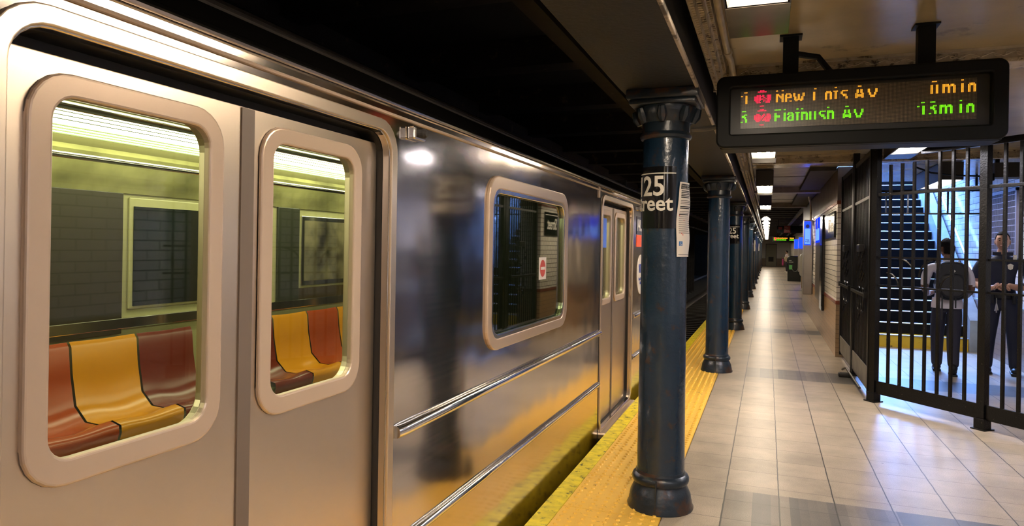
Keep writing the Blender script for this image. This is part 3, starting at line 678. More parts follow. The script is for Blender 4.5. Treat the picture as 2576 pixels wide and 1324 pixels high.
def seat(y0, y1, m):
    s = MB(); n = 10; pr = [(-3.44, .36), (-3.425, .405), (-3.43, .445), (-3.50, .465), (-3.60, .430), (-3.70, .435), (-3.79, .52), (-3.825, .70), (-3.84, .86), (-3.86, .89)]
    rows = []
    for i in range(n+1):
        t = i/n; e = 1-abs(2*t-1)**6; d = .022*(math.cos((2*t-1)*PI)*.5+.5)
        rows.append([s.bm.verts.new((x, y0+(y1-y0)*t, z-d*(1 if 3 <= j <= 7 else .2))) for j, (x, z) in enumerate(pr)])
    for A, B in zip(rows, rows[1:]):
        for j in range(len(pr)-1): s.bm.faces.new((A[j], A[j+1], B[j+1], B[j]))
    s.build('seat', M[m], tr, smooth='all')
for k, (a, m_) in enumerate(((2.40, 'seat_v'), (2.86, 'seat_o'), (3.32, 'seat_r'), (4.16, 'seat_r'), (4.62, 'seat_o'), (5.08, 'seat_v'), (5.54, 'seat_o'), (1.7, 'seat_o'), (1.24, 'seat_r'), (.78, 'seat_o'), (-1.5, 'seat_o'), (-1.04, 'seat_r'))):
    seat(a+.008, a+.452, m_)

# ================================================================= CEILING LIGHTS
def make_fixture(loc, label, tubes='tube', L_=1.75):
    """box fixture, local Y from 0 to L_, hangs from the ceiling"""
    t = thing('ceiling_light', loc, label, 'light', 'fluorescent ceiling lights')
    W2 = .122; zt = .235
    MB().box(-W2, -W2+.006, 0, L_, 0, zt).box(W2-.006, W2, 0, L_, 0, zt).box(-W2, W2, 0, .006, 0, zt).box(-W2, W2, L_-.006, L_, 0, zt).box(-W2, W2, 0, L_, zt-.01, zt).build('housing', M['dkhouse'], t, world=False)
    MB().box(-W2, W2, L_-.39, L_+.002, -.004, .004, bev=.002).build('end_plate', M['grime'], t, world=False)
    rf = MB(); a, b = .03, L_-.40
    P = [(-W2+.012, 0), (-.075, .085), (.075, .085), (W2-.012, 0)]
    A = [rf.bm.verts.new((x, a, z)) for x, z in P]; B = [rf.bm.verts.new((x, b, z)) for x, z in P]
    A2 = [rf.bm.verts.new((x, a, z)) for x, z in P]; 
    for i in range(3): rf.bm.faces.new((A[i], A[i+1], B[i+1], B[i]))
    e = [rf.bm.verts.new(v) for v in ((-W2+.012, b, 0), (W2-.012, b, 0), (.075, b-.05, .085), (-.075, b-.05, .085))]; rf.bm.faces.new(e)
    e = [rf.bm.verts.new(v) for v in ((-W2+.012, a, 0), (W2-.012, a, 0), (.075, a+.05, .085), (-.075, a+.05, .085))]; rf.bm.faces.new(e)
    rf.build('reflector', M['reflector'], t, world=False)
    for x in (-.042, .042):
        MB().tube([(x, a+.06, .045), (x, b-.13, .045)], .019, 10).build('tube', M[tubes], t, world=False, smooth=True)
    return t
FZ = 2.45
f0 = make_fixture((-.05, 3.2-1.75, FZ), 'nearest ceiling light above the sign, steel end plate catching a red glow')
dup(f0, (-.05, 7.88-1.75, FZ), 'ceiling light just under the lower left corner of the train time sign')
dup(f0, (-.05, 12.5-1.75, FZ), 'ceiling light over the platform, second one below the train time sign')
dup(f0, (-.05, 17.2-1.75, FZ), 'ceiling light over the platform, third one below the train time sign')
dup(f0, (-.05, -1.5-1.75, FZ), 'ceiling light behind the viewer over the platform'); dup(f0, (-.05, -5.0, FZ), 'ceiling light at the back end of the platform')
f1 = make_fixture((1.22, 7.85-1.75, FZ), 'wide ceiling light over the gate corner, seen right of the platform lights', 'tubecool')
dup(f1, (2.23, 12.2-1.95, FZ), 'ceiling light behind the gate bars, over the two people'); dup(f1, (1.22, -.3-1.75, FZ), 'ceiling light behind the viewer over the concourse')
dup(f1, (2.3, 5.15, FZ), 'added ceiling light out of view to the right, brightens concourse floor and train reflections'); dup(f1, (2.2, 2.6-1.75, FZ), 'ceiling light out of view over the concourse floor')  # first lamp is added out of view to brighten floor and train reflections
# farther down: single-tube wing fixtures, close together
fw_ = thing('wing_light', (-.05, 22.0, 2.45), 'single tube lights in the close far row over the platform', 'light', 'far row of single tube ceiling lights')
q = MB(); 
for s_ in (-1, 1):
    v = [q.bm.verts.new(p) for p in ((s_*.03, 0, .07), (s_*.13, 0, .0), (s_*.13, 1.25, .0), (s_*.03, 1.25, .07))]; q.bm.faces.new(v)
    v = [q.bm.verts.new(p) for p in ((s_*.03, .002, .076), (s_*.135, .002, .003), (s_*.135, 1.25, .003), (s_*.03, 1.25, .076))]; q.bm.faces.new(v)
q.box(-.03, .03, 0, 1.25, .066, .10).box(-.13, .13, 1.24, 1.25, .0, .07).build('wing_reflector', M['wing'], fw_, world=False)
MB().tube([(0, .04, .035), (0, 1.2, .035)], .022, 8).build('tube', M['tubefar'], fw_, world=False, smooth=True)
MB().box(-.01, .01, .2, .22, .10, .60).box(-.01, .01, 1.0, 1.02, .10, .60).build('stem', M['dkhouse'], fw_, world=False)
for k in range(1, 15): dup(fw_, (-.05, 22.0+k*2.95, 2.45))

# ================================================================= TRAIN TIME SIGN
sgn = thing('train_time_sign', (.41, 4.0, 2.46), 'black hanging electronic sign showing train times in amber and green', 'sign')
SX0, SX1, SZ0, SZ1 = -.268, 1.088, 2.075, 2.455
outer = rrect(SX0, SX1, SZ0, SZ1, .035); hole = rrect(SX0+.055, SX1-.05, SZ0+.055, SZ1-.045, .02)
toxz = lambda y: (lambda c: Vector((c.x, y+c.z, c.y)))
MB().addmesh(plate(outer, [hole], .06, .010), toxz(4.0)).box(SX0+.02, SX1-.02, 4.03, 4.18, SZ0+.012, SZ1-.012, bev=.01).build('casing', M['case'], sgn)
MB().box(SX0+.01, SX1-.01, 4.0, 4.19, SZ0-.012, SZ0+.012, bev=.008).build('bottom_tray', M['case'], sgn)
def matrix_mat():
    # unlit dot grid
    m, nt, b = nmat('led_matrix'); N = nt.nodes; L = nt.links
    tc = N.new('ShaderNodeTexCoord'); sp = N.new('ShaderNodeSeparateXYZ'); L.new(tc.outputs['Object'], sp.inputs[0])
    cb = N.new('ShaderNodeCombineXYZ'); L.new(sp.outputs[0], cb.inputs[0]); L.new(sp.outputs[2], cb.inputs[1])
    br = N.new('ShaderNodeTexBrick'); br.offset = 0; br.inputs['Scale'].default_value = 1; br.inputs['Brick Width'].default_value = .00585; br.inputs['Row Height'].default_value = .0065
    br.inputs['Mortar Size'].default_value = .0011; br.inputs['Color1'].default_value = (.26, .19, .12, 1); br.inputs['Color2'].default_value = (.22, .17, .10, 1); br.inputs['Mortar'].default_value = (.012, .01, .008, 1)
    L.new(cb.outputs[0], br.inputs[0]); L.new(br.outputs['Color'], b.inputs['Base Color']); b.inputs['Roughness'].default_value = .35
    return m
MX0, MX1, MZ0, MZ1 = -.150, .973, 2.176, 2.384
MB().box(MX0, MX1, 4.012, 4.02, MZ0, MZ1).build('led_matrix', matrix_mat(), sgn)
MB().box(SX0+.04, SX1-.04, 4.0201, 4.029, SZ0+.04, SZ1-.03).build('backing', M['ink'], sgn)
MB().box(SX0+.045, SX1-.04, 3.994, 3.997, SZ0+.045, SZ1-.035).build('front_glass', thin_glass('sign_glass', (.96, .96, .96), .006, rough=.30), sgn)
G = {   # seven visible lower rows of each glyph, with its separate top row first
 '1': ['...XXX', 'XX..XX', '....XX', '....XX', '....XX', '....XX', '....XX', '....XX'],
 '3': ['.XXXX.', '...XXX', '.XXX..', '.XXXX.', '...XX.', '....XX', '....XX', 'XX..XX'],
 'N': ['XX...XX', 'XXX..XX', 'XXXX.XX', 'XX.XXXX', 'XX..XXX', 'XX...XX', 'XX...XX', 'XX...XX'],
 'e': ['', '.XXXX.', 'XX..XX', 'XX..XX', 'XXXXXX', 'XX....', 'XX....', 'XX..XX'],
 'w': ['', 'XX......XX', 'XX..XX..XX', 'XX..XX..XX', '.XX.XX.XX.', '.XX.XX.XX.', '.XXXXXXXX.', '..XX..XX..'],
 'L': ['.XX', 'XX', 'XX', 'XX', 'XX', 'XX', 'XX', 'XX'],
 'n': ['', '.XXXX.', 'XXXXXX', 'XX..XX', 'XX..XX', 'XX..XX', 'XX..XX', 'XX..XX'],
 't': ['.XX.', 'XXXX', '.XX.', '.XX.', '.XX.', '.XX.', '.XX.', '.XX.'],
 's': ['', '.XXXXX', 'XX....', 'XX....', '.XXXX.', '..XXX.', '....XX', '....XX'],
 'A': ['..XXX..', '.XX.XX.', '.XX.XX.', '.XX.XX.', 'XX...XX', 'XXXXXXX', 'XXXXXXX', 'XX...XX'],
 'v': ['', 'XX....XX', 'XX....XX', 'XX....XX', '.XX..XX.', '.XX..XX.', '..XXXX..', '..XXXX..'],
 '0': ['.XXXX.', 'XX..XX', 'XX..XX', 'XX..XX', 'XX..XX', 'XX..XX', 'XX..XX', 'XX..XX'],
 'm': ['', 'XXXXX.XXX.', 'XXXXXXXXXX', 'XX..XX..XX', 'XX..XX..XX', 'XX..XX..XX', 'XX..XX..XX', 'XX..XX..XX'],
 'i': ['XX', 'XX', 'XX', 'XX', 'XX', 'XX', 'XX', 'XX'],
 'F': ['XXXXXX', 'XX....', 'XX....', 'XXXXX.', 'XXXXX.', 'XX....', 'XX....', 'XX....'],
 'l': ['XX', 'XX', 'XX', 'XX', 'XX', 'XX', 'XX', 'XX'],
 'a': ['', '.XXXX.', 'XX..XX', '..XXXX', '.XX.XX', 'XX..XX', 'XX..XX', '.XXXXX'],
 'h': ['XX....', 'XXXXX.', 'XXXXXX', 'XX..XX', 'XX..XX', 'XX..XX', 'XX..XX', 'XX..XX'],
 'u': ['', 'XX..XX', 'XX..XX', 'XX..XX', 'XX..XX', 'XX..XX', 'XX..XX', 'XX..XX'],
 'o3': ['', '..XXXX.XX..XXXX', 'XXXXXXXXX..XXXX', 'XXXXXX..XX.XXXX', 'XXXXXXXX..XXXXX', 'XXXXXX..XX.XXXX', '.XXXX...X.XXXX.', '..XXXX....XXXX.'],
 'o2': ['', '..XXX...XX.XXX.', 'XXXXXX.XXX.XXXX', 'XXXXXXXXX.XXXXX', 'XXXXXXXX.XXXXXX', 'XXXXXXX.XXXXXXX', '.XXXXX.XXXXXXX.', '..XXX.....XXXX.'],
}
def dots(lines, name, m):
    q = MB(); px = (MX1-MX0)/192; pz = (MZ1-MZ0)/32
    for g, c, r0 in lines:
        rows = G[g]
        for ri, row in enumerate(rows):
            r = r0 if ri == 0 else r0+2+ri
            for ci, ch in enumerate(row):
                if ch != 'X': continue
                x = MX0+(c+ci+.5)*px; z = MZ1-(r+.5)*pz
                vs = [q.bm.verts.new(v) for v in ((x-px*.42, 4.009, z-pz*.45), (x+px*.42, 4.009, z-pz*.45), (x+px*.22, 4.009, z+pz*.48), (x-px*.25, 4.009, z+pz*.48))]
                q.bm.faces.new(vs)
                if g in ('o3', 'o2'): pass
    if name == 'red_dots':
        for r0 in (0, 16):
            for r, c0, n in ((r0, 17, 4), (r0+1, 15, 8), (r0+13, 17, 4)):
                for ci in range(n):
                    x = MX0+(c0+ci+.5)*px; z = MZ1-(r+.5)*pz
                    vs = [q.bm.verts.new(v) for v in ((x-px*.42, 4.009, z-pz*.45), (x+px*.42, 4.009, z-pz*.45), (x+px*.22, 4.009, z+pz*.48), (x-px*.25, 4.009, z+pz*.48))]; q.bm.faces.new(vs)
    q.build(name, M[m], sgn)
dots([('1', 0, 1), ('N', 31, 1), ('e', 39, 1), ('w', 46, 1), ('L', 63, 1), ('n', 73, 1), ('t', 80, 1), ('s', 86, 1), ('A', 98, 1), ('v', 108, 1), ('0', 157, 1), ('m', 166, 1), ('i', 180, 1), ('n', 185, 1)], 'amber_dots', 'amber')
dots([('3', 0, 17), ('F', 30, 17), ('l', 38, 17), ('a', 41, 17), ('t', 48, 17), ('h', 53, 17), ('u', 60, 17), ('s', 68, 17), ('h', 75, 17), ('A', 88, 17), ('v', 97, 17), ('1', 147, 17), ('3', 156, 17), ('m', 164, 17), ('i', 179, 17), ('n', 184, 17)], 'green_dots', 'green')
dots([('o3', 12, 1), ('o2', 12, 17)], 'red_dots', 'red')
for x in (.106, .76):
    pst = MB().box(x-.04, x+.04, 4.06, 4.13, SZ1-.01, 2.69).build('hanger_post', M['case'], sgn)
    MB().box(x-.058, x+.058, 4.04, 4.15, 2.680, 2.69).build('ceiling_plate', M['case'], pst)
MB().tube([(.13, 4.12, 2.60), (.25, 4.15, 2.58), (.31, 4.16, 2.50), (.38, 4.15, 2.45)], .018, 8).build('cable', M['case'], sgn, smooth=True)
MB().tube([(-.27, 4.05, 2.20), (-.34, 4.05, 2.19), (-.42, 4.05, 2.19)], .014, 8).build('side_conduit', M['darkpipe'], sgn, smooth=True)

# ================================================================= WALL ITEMS
ws = thing('street_name_sign', (.925, 11.85, 1.70), 'wide black street name sign on the white tiled wall past the gate', 'sign')
MB().box(.900, .929, 10.86, 12.68, 1.70, 2.085, bev=.004).build('panel', M['signblack'], ws)
MB().box(.8985, .8995, 10.87, 12.67, 2.035, 2.045).build('white_line', M['white'], ws)
me = text_mesh('125 Street', .27, .002, 'LEFT', bold=.004, sx=.80)
mx = max(v.co.x for v in me.vertices)
MB().addmesh(me, lambda c: Vector((.898-c.z, 10.96+(mx-c.x), 1.80+c.y))).build('lettering', M['white'], ws)
# help point kiosk with blue light, and a flat blue screen
kp = thing('help_kiosk', (.83, 16.2, .56), 'tall grey wall kiosk with a glowing blue panel facing us', 'kiosk')
MB().box(.735, .915, 16.0, 16.45, .56, 2.17, bev=.015).build('cabinet', M['cabinet'], kp)
MB().box(.74, .872, 15.985, 16.0, 1.63, 2.13, bev=.003).build('glowing_panel', M['screenblue'], kp)
MB().box(.752, .862, 15.980, 15.9845, 1.65, 1.98).build('pale_area', M['screenpale'], kp)
me = text_mesh('Help\nPoint', .040, .002, 'CENTER', bold=.0015)
MB().addmesh(me, lambda c: Vector((.807+c.x, 15.977+c.z, 1.725+c.y))).build('lettering', M['navy'], kp)
MB().lathe([(.042, 0), (.042, .004)], seg=24).build('round_logo', M['navy'], kp, fn=lambda v: Vector((.807+v.x, 15.974+v.z, 2.03+v.y)))
MB().box(.60, .735, 16.3, 16.33, .40, 1.05).build('side_shelf', M['cabinet'], kp) if False else None
MB().tube([(.88, 16.2, 2.17), (.88, 16.2, 2.35), (.86, 16.0, 2.5), (.80, 15.6, 2.66)], .02, 8).build('conduit', M['pipe'], kp, smooth=True)
ks = thing('wall_screen', (.92, 13.9, .72), 'flat blue lit information screen on the tiled wall, grey panel below it', 'screen')
MB().box(.885, .924, 13.40, 14.60, .60, 2.15, bev=.008).build('panel', M['cabinet'], ks)
MB().box(.880, .8845, 13.45, 14.55, 1.66, 2.12).build('glowing_panel', M['screendim'], ks)
MB().box(.878, .8795, 13.55, 14.45, 1.70, 1.92).build('pale_area', M['screenpale'], ks)
MB().lathe([(.10, 0), (.10, .003)], seg=20).build('round_logo', M['navy'], ks, fn=lambda v: Vector((.876-v.z, 14.0+v.x, 2.0+v.y)))
kb = thing('map_frame', (.92, 12.95, .6), 'tall black poster frame on the wall beside the blue screen', 'poster frame')
MB().box(.880, .924, 12.80, 13.36, .48, 2.12, bev=.01).build('frame', M['signblack'], kb); MB().box(.878, .8795, 12.86, 13.30, .55, 2.05).build('glass', M['int_dark'], kb)
# far blue screens and white cabinets on the far wall
for i, (x, y, lb) in enumerate(((1.52, 41.0, 'small far blue screen, left one of the two past the bin'), (1.62, 35.0, 'small far blue screen, right one, just left of the grey kiosk'))):
    t = thing('far_kiosk', (x, y, .3), lb, 'kiosk', 'far kiosks'); ww = .13 if i == 0 else .24
    MB().box(x-ww, x+ww, y, y+.3, .9 if i == 0 else .5, 2.15, bev=.02).build('cabinet', M['reflector'], t)
    MB().box(x-ww+.02, x+ww-.02, y-.02, y-.001, 1.62, 2.13).build('glowing_panel', M['screenblue'], t)
    MB().box(x-.03, x+.03, y+.05, y+.2, 0, .9 if i == 0 else .5).build('stand', M['cabinet'], t)
cb_ = thing('white_booth', (1.55, 30.0, 0), 'rounded white cabinet standing behind the black bin, beside the kiosk', 'cabinet')
MB().addmesh(plate(rrect(1.27, 1.72, .45, 1.38, .15), [], .5, .03), toxz(30.0)).build('shell', M['reflector'], cb_); MB().box(1.30, 1.69, 29.78, 30.22, 0, .46).build('plinth', M['wains_x'], cb_)
# far electronic sign and the dim exit sign
t = thing('far_time_sign', (.95, 47, 2.2), 'tiny far electronic sign glowing red, amber and green under the dark ceiling', 'sign')
MB().box(.30, 1.65, 47.0, 47.15, 2.02, 2.42, bev=.02).build('casing', M['case'], t)
def lowrow(x0, x1, z, m, nm, seedv):
    q = MB(); rn = random.Random(seedv); x = x0
    while x < x1:
        ww = rn.uniform(.02, .05); q.box(x, x+ww, 46.985, 46.999, z, z+rn.uniform(.05, .075)); x += ww+.012
    q.build(nm, M[m], t)
lowrow(.52, 1.18, 2.26, 'amber', 'amber_text', 1); lowrow(1.34, 1.58, 2.26, 'amber', 'amber_text', 2); lowrow(.38, .44, 2.26, 'amber', 'amber_text', 5)
lowrow(.52, 1.12, 2.15, 'green', 'green_text', 3); lowrow(1.32, 1.56, 2.15, 'green', 'green_text', 4); lowrow(.38, .44, 2.15, 'green', 'green_text', 6)
MB().box(.455, .51, 46.985, 46.999, 2.14, 2.34).build('red_text', M['red'], t)
MB().box(.6, .63, 47.05, 47.08, 2.42, 3.05).box(1.3, 1.33, 47.05, 47.08, 2.42, 3.05).build('hanger', M['case'], t)
t = thing('no_exit_sign', (.75, 30, 2.4), 'dim dark red hanging sign lettered No Exit, high over the platform', 'sign')
MB().box(.36, 1.40, 30.0, 30.04, 2.22, 2.52).build('board', M['case'], t); MB().box(.63, .87, 29.99, 29.999, 2.23, 2.51).build('red_panel', M['dimred'], t)
MB().box(.42, .56, 29.99, 29.999, 2.36, 2.46).build('red_arrow', M['dimred'], t)
me = text_mesh('No\nExit', .11, .002, 'LEFT', bold=.001); MB().addmesh(me, lambda c: Vector((.65+c.x, 29.985+c.z, 2.40+c.y))).build('lettering', M['dimwhite'], t)
MB().box(.40, .42, 30.0, 30.02, 2.52, 3.05).box(1.34, 1.36, 30.0, 30.02, 2.52, 3.05).build('hanger', M['case'], t)

# ================================================================= GATE FENCE
def fence(name, A, B, label, posts, bars, topseg=None, low=None, kick=('iron', .08, .205), bar_top=2.44, mid=2.07, r1=1.445, r2=1.165):
    A = Vector((*A, 0)); B = Vector((*B, 0)); d = (B-A); L_ = d.length; ang = math.atan2(d.y, d.x)
    t = thing(name, A, label, 'fence', None, ang)
    return t, L_
# front fence, runs diagonally from the corner post towards the right
A = Vector((1.02, 7.70, 0)); d = Vector((.72, -.83, 0)).normalized(); ang = math.atan2(d.y, d.x)
ff = thing('gate_fence', A, 'tall black iron bar fence across the front of the stair area, diagonal to the platform', 'fence', None, ang)
def P(mb, nm, m='iron', par=None): return mb.build(nm, M[m], par or ff, world=False)
for i, x in enumerate((0, 1.10, 2.20, 3.25)):
    zt = 2.69
    p = P(MB().box(x-.032, x+.032, -.032, .032, .02, zt), 'post')
    P(MB().box(x-.046, x+.046, -.046, .046, .0, .095, bev=.004).box(x-.062, x+.062, -.062, .062, 0, .010), 'post_shoe', 'iron', p)
    P(MB().box(x-.050, x+.050, -.050, .050, 2.62, 2.69), 'ceiling_bracket', 'iron', p)
for s0, s1 in ((.034, 1.066), (1.134, 2.166), (2.234, 3.216)):
    P(MB().box(s0, s1, -.012, .012, .085, .215, bev=.003), 'bottom_rail')
    P(MB().box(s0, s1, -.014, .014, 2.055, 2.085, bev=.003), 'upper_rail')
    P(MB().box(s0, s1, -.010, .010, 1.438, 1.456), 'middle_rail'); P(MB().box(s0, s1, -.010, .010, 1.158, 1.176), 'lower_rail')
    n = 7
    for k in range(n):
        x = s0+(s1-s0)*(k+1)/(n+1); zt = 2.36 if (s0 < .1 and k < 4) else 2.43
        P(MB().box(x-.0115, x+.0115, -.0115, .0115, .20, zt), 'bar')
P(MB().box(.50, 3.3, -.02, .02, 2.425, 2.475), 'top_rail'); P(MB().box(.66, .69, -.01, .01, 2.47, 2.69).box(1.42, 1.45, -.01, .01, 2.47, 2.69), 'rail_hanger')
for x0, s_ in ((.30, 1), (.62, -1), (.16, 1), (.80, -1), (1.45, 1), (1.95, -1)):     # scroll arcs between the two thin rails
    zz, rr = (1.176, .25) if x0 in (.30, .62, 1.45, 1.95) else (1.0, .17)
    rr = .13 if x0 in (.16, .80) else .17
    pts = [(x0+s_*rr*math.cos(R(a))*1.0-s_*rr*.2, 0, (1.168 if rr < .15 else 1.27)+rr*math.sin(R(a))*.98) for a in range(0, 100, 10)]
    P(MB().tube(pts, .009, 6), 'scroll')
# side fence: two gate leaves between corner post and wall
def gate_leaf(y0, y1, label):
    t = thing('gate_leaf', (1.0, y0, 0), label, 'gate', 'side gate leaves')
    W_ = y1-y0
    q = lambda mb, nm, m='iron', p=None: mb.build(nm, M[m], p or t, world=False)
    q(MB().box(-.03, .03, 0, .055, .05, 2.55), 'stile'); q(MB().box(-.03, .03, W_-.055, W_, .05, 2.55), 'stile')
    q(MB().box(-.018, .018, .055, W_-.055, 2.055, 2.085), 'upper_rail', 'greyplate'); q(MB().box(-.018, .018, .055, W_-.055, 2.50, 2.55), 'top_rail')
    q(MB().box(-.018, .018, .055, W_-.055, .08, .12), 'bottom_rail'); q(MB().box(-.026, -.019, .06, W_-.06, .10, .32), 'kick_plate', 'greyplate')
    n = 12
    for k in range(n):
        y = .055+(W_-.11)*(k+1)/(n+1); q(MB().box(-.011, .011, y-.011, y+.011, .12, 2.5), 'bar')
    pb = q(MB().box(-.060, -.040, .12, W_-.12, 1.03, 1.065, bev=.006), 'push_bar', 'iron'); q(MB().box(-.060, -.02, .10, .13, 1.02, 1.08).box(-.060, -.02, W_-.13, W_-.10, 1.02, 1.08), 'push_bar_mount', 'iron', pb)
    lk = q(MB().box(-.075, -.02, W_*.30, W_*.30+.22, 1.50, 1.58, bev=.006), 'lock_box', 'black')
    for (yy, z) in ((.25, 1.52), (.30, 1.40), (.36, 1.30), (.25, 1.28), (.5, 1.5), (.55, 1.36), (.48, .82)): q(MB().tube([(-.03, W_*yy, z), (-.05, W_*yy+.05, z-.10)], .009, 6), 'scroll_bar')
    for k in (0, 1): q(MB().tube([(-.03, W_*.35+.30*k+.09*math.cos(R(a)), .98+.13*math.sin(R(a))) for a in range(0, 361, 20)], .008, 6), 'ring')
    return t
gate_leaf(7.765, 9.17, 'black barred gate leaf nearest the corner post, grey kick plate'); gate_leaf(9.27, 10.66, 'black barred gate leaf against the tiled wall, farther from us')
mp_ = thing('gate_post', (1.0, 9.22, 0), 'black centre post between the two side gate leaves', 'post'); MB().box(-.035, .035, -.035, .035, 0, 2.69).build('shaft', M['iron'], mp_, world=False); MB().box(-.06, .06, -.06, .06, 0, .012).build('foot', M['iron'], mp_, world=False)
o = MB().tube([(.93, 8.0, .07), (.93, 9.3, .07), (.90, 9.42, .03)], .013, 8).build('floor_pipe', M['darkpipe'], smooth=True); tag(o, 'grey pipe low along the foot of the side gates', 'pipe')
o = MB().box(.82, .96, 9.0, 9.10, 0, .05, bev=.015).build('door_stop', M['rubber']); tag(o, 'small black rubber wedge on the floor at the side gates', 'wedge')
# second, low transom grille at the foot of the stairs
tg = thing('transom_grille', (2.3, 11.98, 2.1), 'thin dark grille frame hanging across the foot of the stairs', 'grille')
q = MB().box(1.39, 3.06, 11.97, 12.0, 2.43, 2.465).box(1.39, 3.06, 11.97, 12.0, 2.085, 2.11); q.build('rail', M['iron'], tg)
for x in (1.72, 2.02, 2.30, 2.55, 2.82): MB().box(x-.012, x+.012, 11.975, 11.995, 2.11, 2.43).build('bar', M['iron'], tg)
MB().box(1.5, 1.53, 11.97, 12.0, 2.46, 2.69).box(2.9, 2.93, 11.97, 12.0, 2.46, 2.69).build('hanger', M['iron'], tg)
t = thing('ceiling_camera', (2.62, 9.9, 2.45), 'dark camera box fixed under the ceiling behind the gate, near its right edge', 'camera')
MB().box(2.48, 2.60, 9.9, 10.1, 2.40, 2.49, bev=.01).build('body', M['case'], t); MB().box(2.60, 3.06, 9.9, 10.15, 2.44, 2.62).build('duct', M['dkhouse'], t); MB().tube([(2.50, 9.95, 2.46), (2.2, 9.9, 2.47), (1.9, 9.8, 2.50), (1.72, 9.7, 2.56)], .012, 6).build('cable', M['case'], t)
MB().box(2.62, 2.66, 9.95, 10.0, 2.6, 2.69).build('hanger', M['case'], t)

# ================================================================= STAIRS
stt = thing('staircase', (2.2, 12.22, 0), 'dark staircase with bright metal nosings going up behind the gate', 'stairs'); stt['kind'] = 'structure'
sx0, sx1 = 1.39, 2.90; RI, TR_ = .1705, .262; SY = 12.22
for i in range(25):
    y = SY+i*TR_; z = .20+RI*i
    MB().box(sx0, sx1, y, y+TR_+.02, max(0, z-RI-.05), z-.004).build('step', M['stair'], stt) if i else MB().box(sx0, sx1, y, y+TR_+.02, 0, z-.004).build('step', M['yellowriser'], stt)
    MB().tube([(sx0, y-.004, z-.006), (sx1, y-.004, z-.006)], .0105, 8).build('nosing', M['nosing'], stt, smooth=True)
sc_ = MB().sweep([(2.90, 0), (2.90, .35), (3.0, .35), (3.0, 0)], SY-.02, SY+.0)
cu_ = MB(); pts = [(SY-.05, 0), (SY-.05, .48), (SY+25*TR_, .48+25*RI), (SY+25*TR_, 25*RI-.3)]
A_ = [cu_.bm.verts.new((2.905, y, z)) for y, z in pts]; B_ = [cu_.bm.verts.new((3.06, y, z)) for y, z in pts]
for k in range(4): cu_.bm.faces.new((A_[k], A_[(k+1) % 4], B_[(k+1) % 4], B_[k]))
cu_.bm.faces.new(A_); cu_.bm.faces.new(list(reversed(B_))); cu_.build('stringer_curb', M['stucco'], stt); sc_.bm.free()
hr = thing('handrail', (3.0, 12.3, 0), 'bright steel handrail sloping up the tiled wall beside the stairs', 'handrail')
MB().tube([(2.985, 11.9, 1.0), (2.985, 12.15, 1.05), (2.985, SY+22*TR_, 1.0+22*RI)], .024, 10).build('rail', mat('handrail_steel', (.82, .86, .95), .35, .6), hr, smooth=True)
for k in (1, 6, 11, 16): MB().tube([(2.985, SY+k*TR_, .98+k*RI), (3.03, SY+k*TR_, .93+k*RI), (3.075, SY+k*TR_, .93+k*RI)], .010, 6).build('bracket', M['chrome'], hr)
vg = thing('wall_vent', (3.07, 11.15, 1.42), 'tall dark slatted vent grille on the tiled wall behind the officer', 'vent')
MB().box(3.055, 3.079, 10.72, 11.85, 1.40, 2.34).build('backing', M['vent'], vg)
MB().box(3.045, 3.079, 10.68, 10.72, 1.36, 2.38).box(3.045, 3.079, 11.85, 11.89, 1.36, 2.38).box(3.045, 3.079, 10.68, 11.89, 2.34, 2.38).box(3.045, 3.079, 10.68, 11.89, 1.36, 1.40).build('frame', M['slat'], vg)
q = MB()
for k in range(11): z = 1.47+k*.082; q.box(3.048, 3.056, 10.72, 11.85, z, z+.010)
for k in range(26): y = 10.76+k*.042; q.box(3.051, 3.056, y, y+.006, 1.40, 2.34)
q.build('slats', M['slat'], vg)

# ================================================================= BIN
t = thing('trash_bin', (1.30, 36.3, 0), 'black plastic litter bin with green label standing on the platform', 'bin')
MB().addmesh(plate(rrect(.98, 1.66, .0, .88, .03), [], .62, .03), toxz(36.3)).build('body', M['trash'], t)
MB().addmesh(plate(rrect(.98, 1.67, .86, 1.19, .13), [], .64, .05), toxz(36.3)).build('lid', M['trash'], t)
MB().box(1.01, 1.16, 35.98, 35.989, .58, .80).build('green_label', M['binlabel'], t); MB().box(1.0, 1.20, 35.97, 35.979, .93, .955).box(1.0, 1.12, 35.97, 35.979, 1.0, 1.02).build('white_lettering', M['white'], t)
MB().tube([(1.28+.14*math.cos(R(a)), 35.97, .72+.24*math.sin(R(a))) for a in range(180, 365, 15)]+[(1.44, 35.97, .9)], .010, 6).build('chain', M['chain'], t)

# ================================================================= PEOPLE
def skin_mesh(chains, sub=2, root=0):
    """chains: list of lists of (pos, (rx, ry)); vertices at the same position are shared"""
    verts = []; rad = []; edges = []; idx = {}
    for ch in chains:
        prev = None
        for p, r in ch:
            key = tuple(round(c, 4) for c in p)
            if key not in idx: idx[key] = len(verts); verts.append(p); rad.append(r if isinstance(r, tuple) else (r, r))
            i = idx[key]
            if prev is not None and prev != i: edges.append((prev, i))
            prev = i
    me = bpy.data.meshes.new('s'); me.from_pydata(verts, edges, []); o = bpy.data.objects.new('s', me); COL.objects.link(o)
    md = o.modifiers.new('skin', 'SKIN'); md.use_smooth_shade = True; md.branch_smoothing = .6
    for i, v in enumerate(me.skin_vertices[0].data): v.radius = rad[i]; v.use_root = (i == root)
    if sub: s = o.modifiers.new('sub', 'SUBSURF'); s.levels = sub; s.render_levels = sub
    return ev_mesh(o)
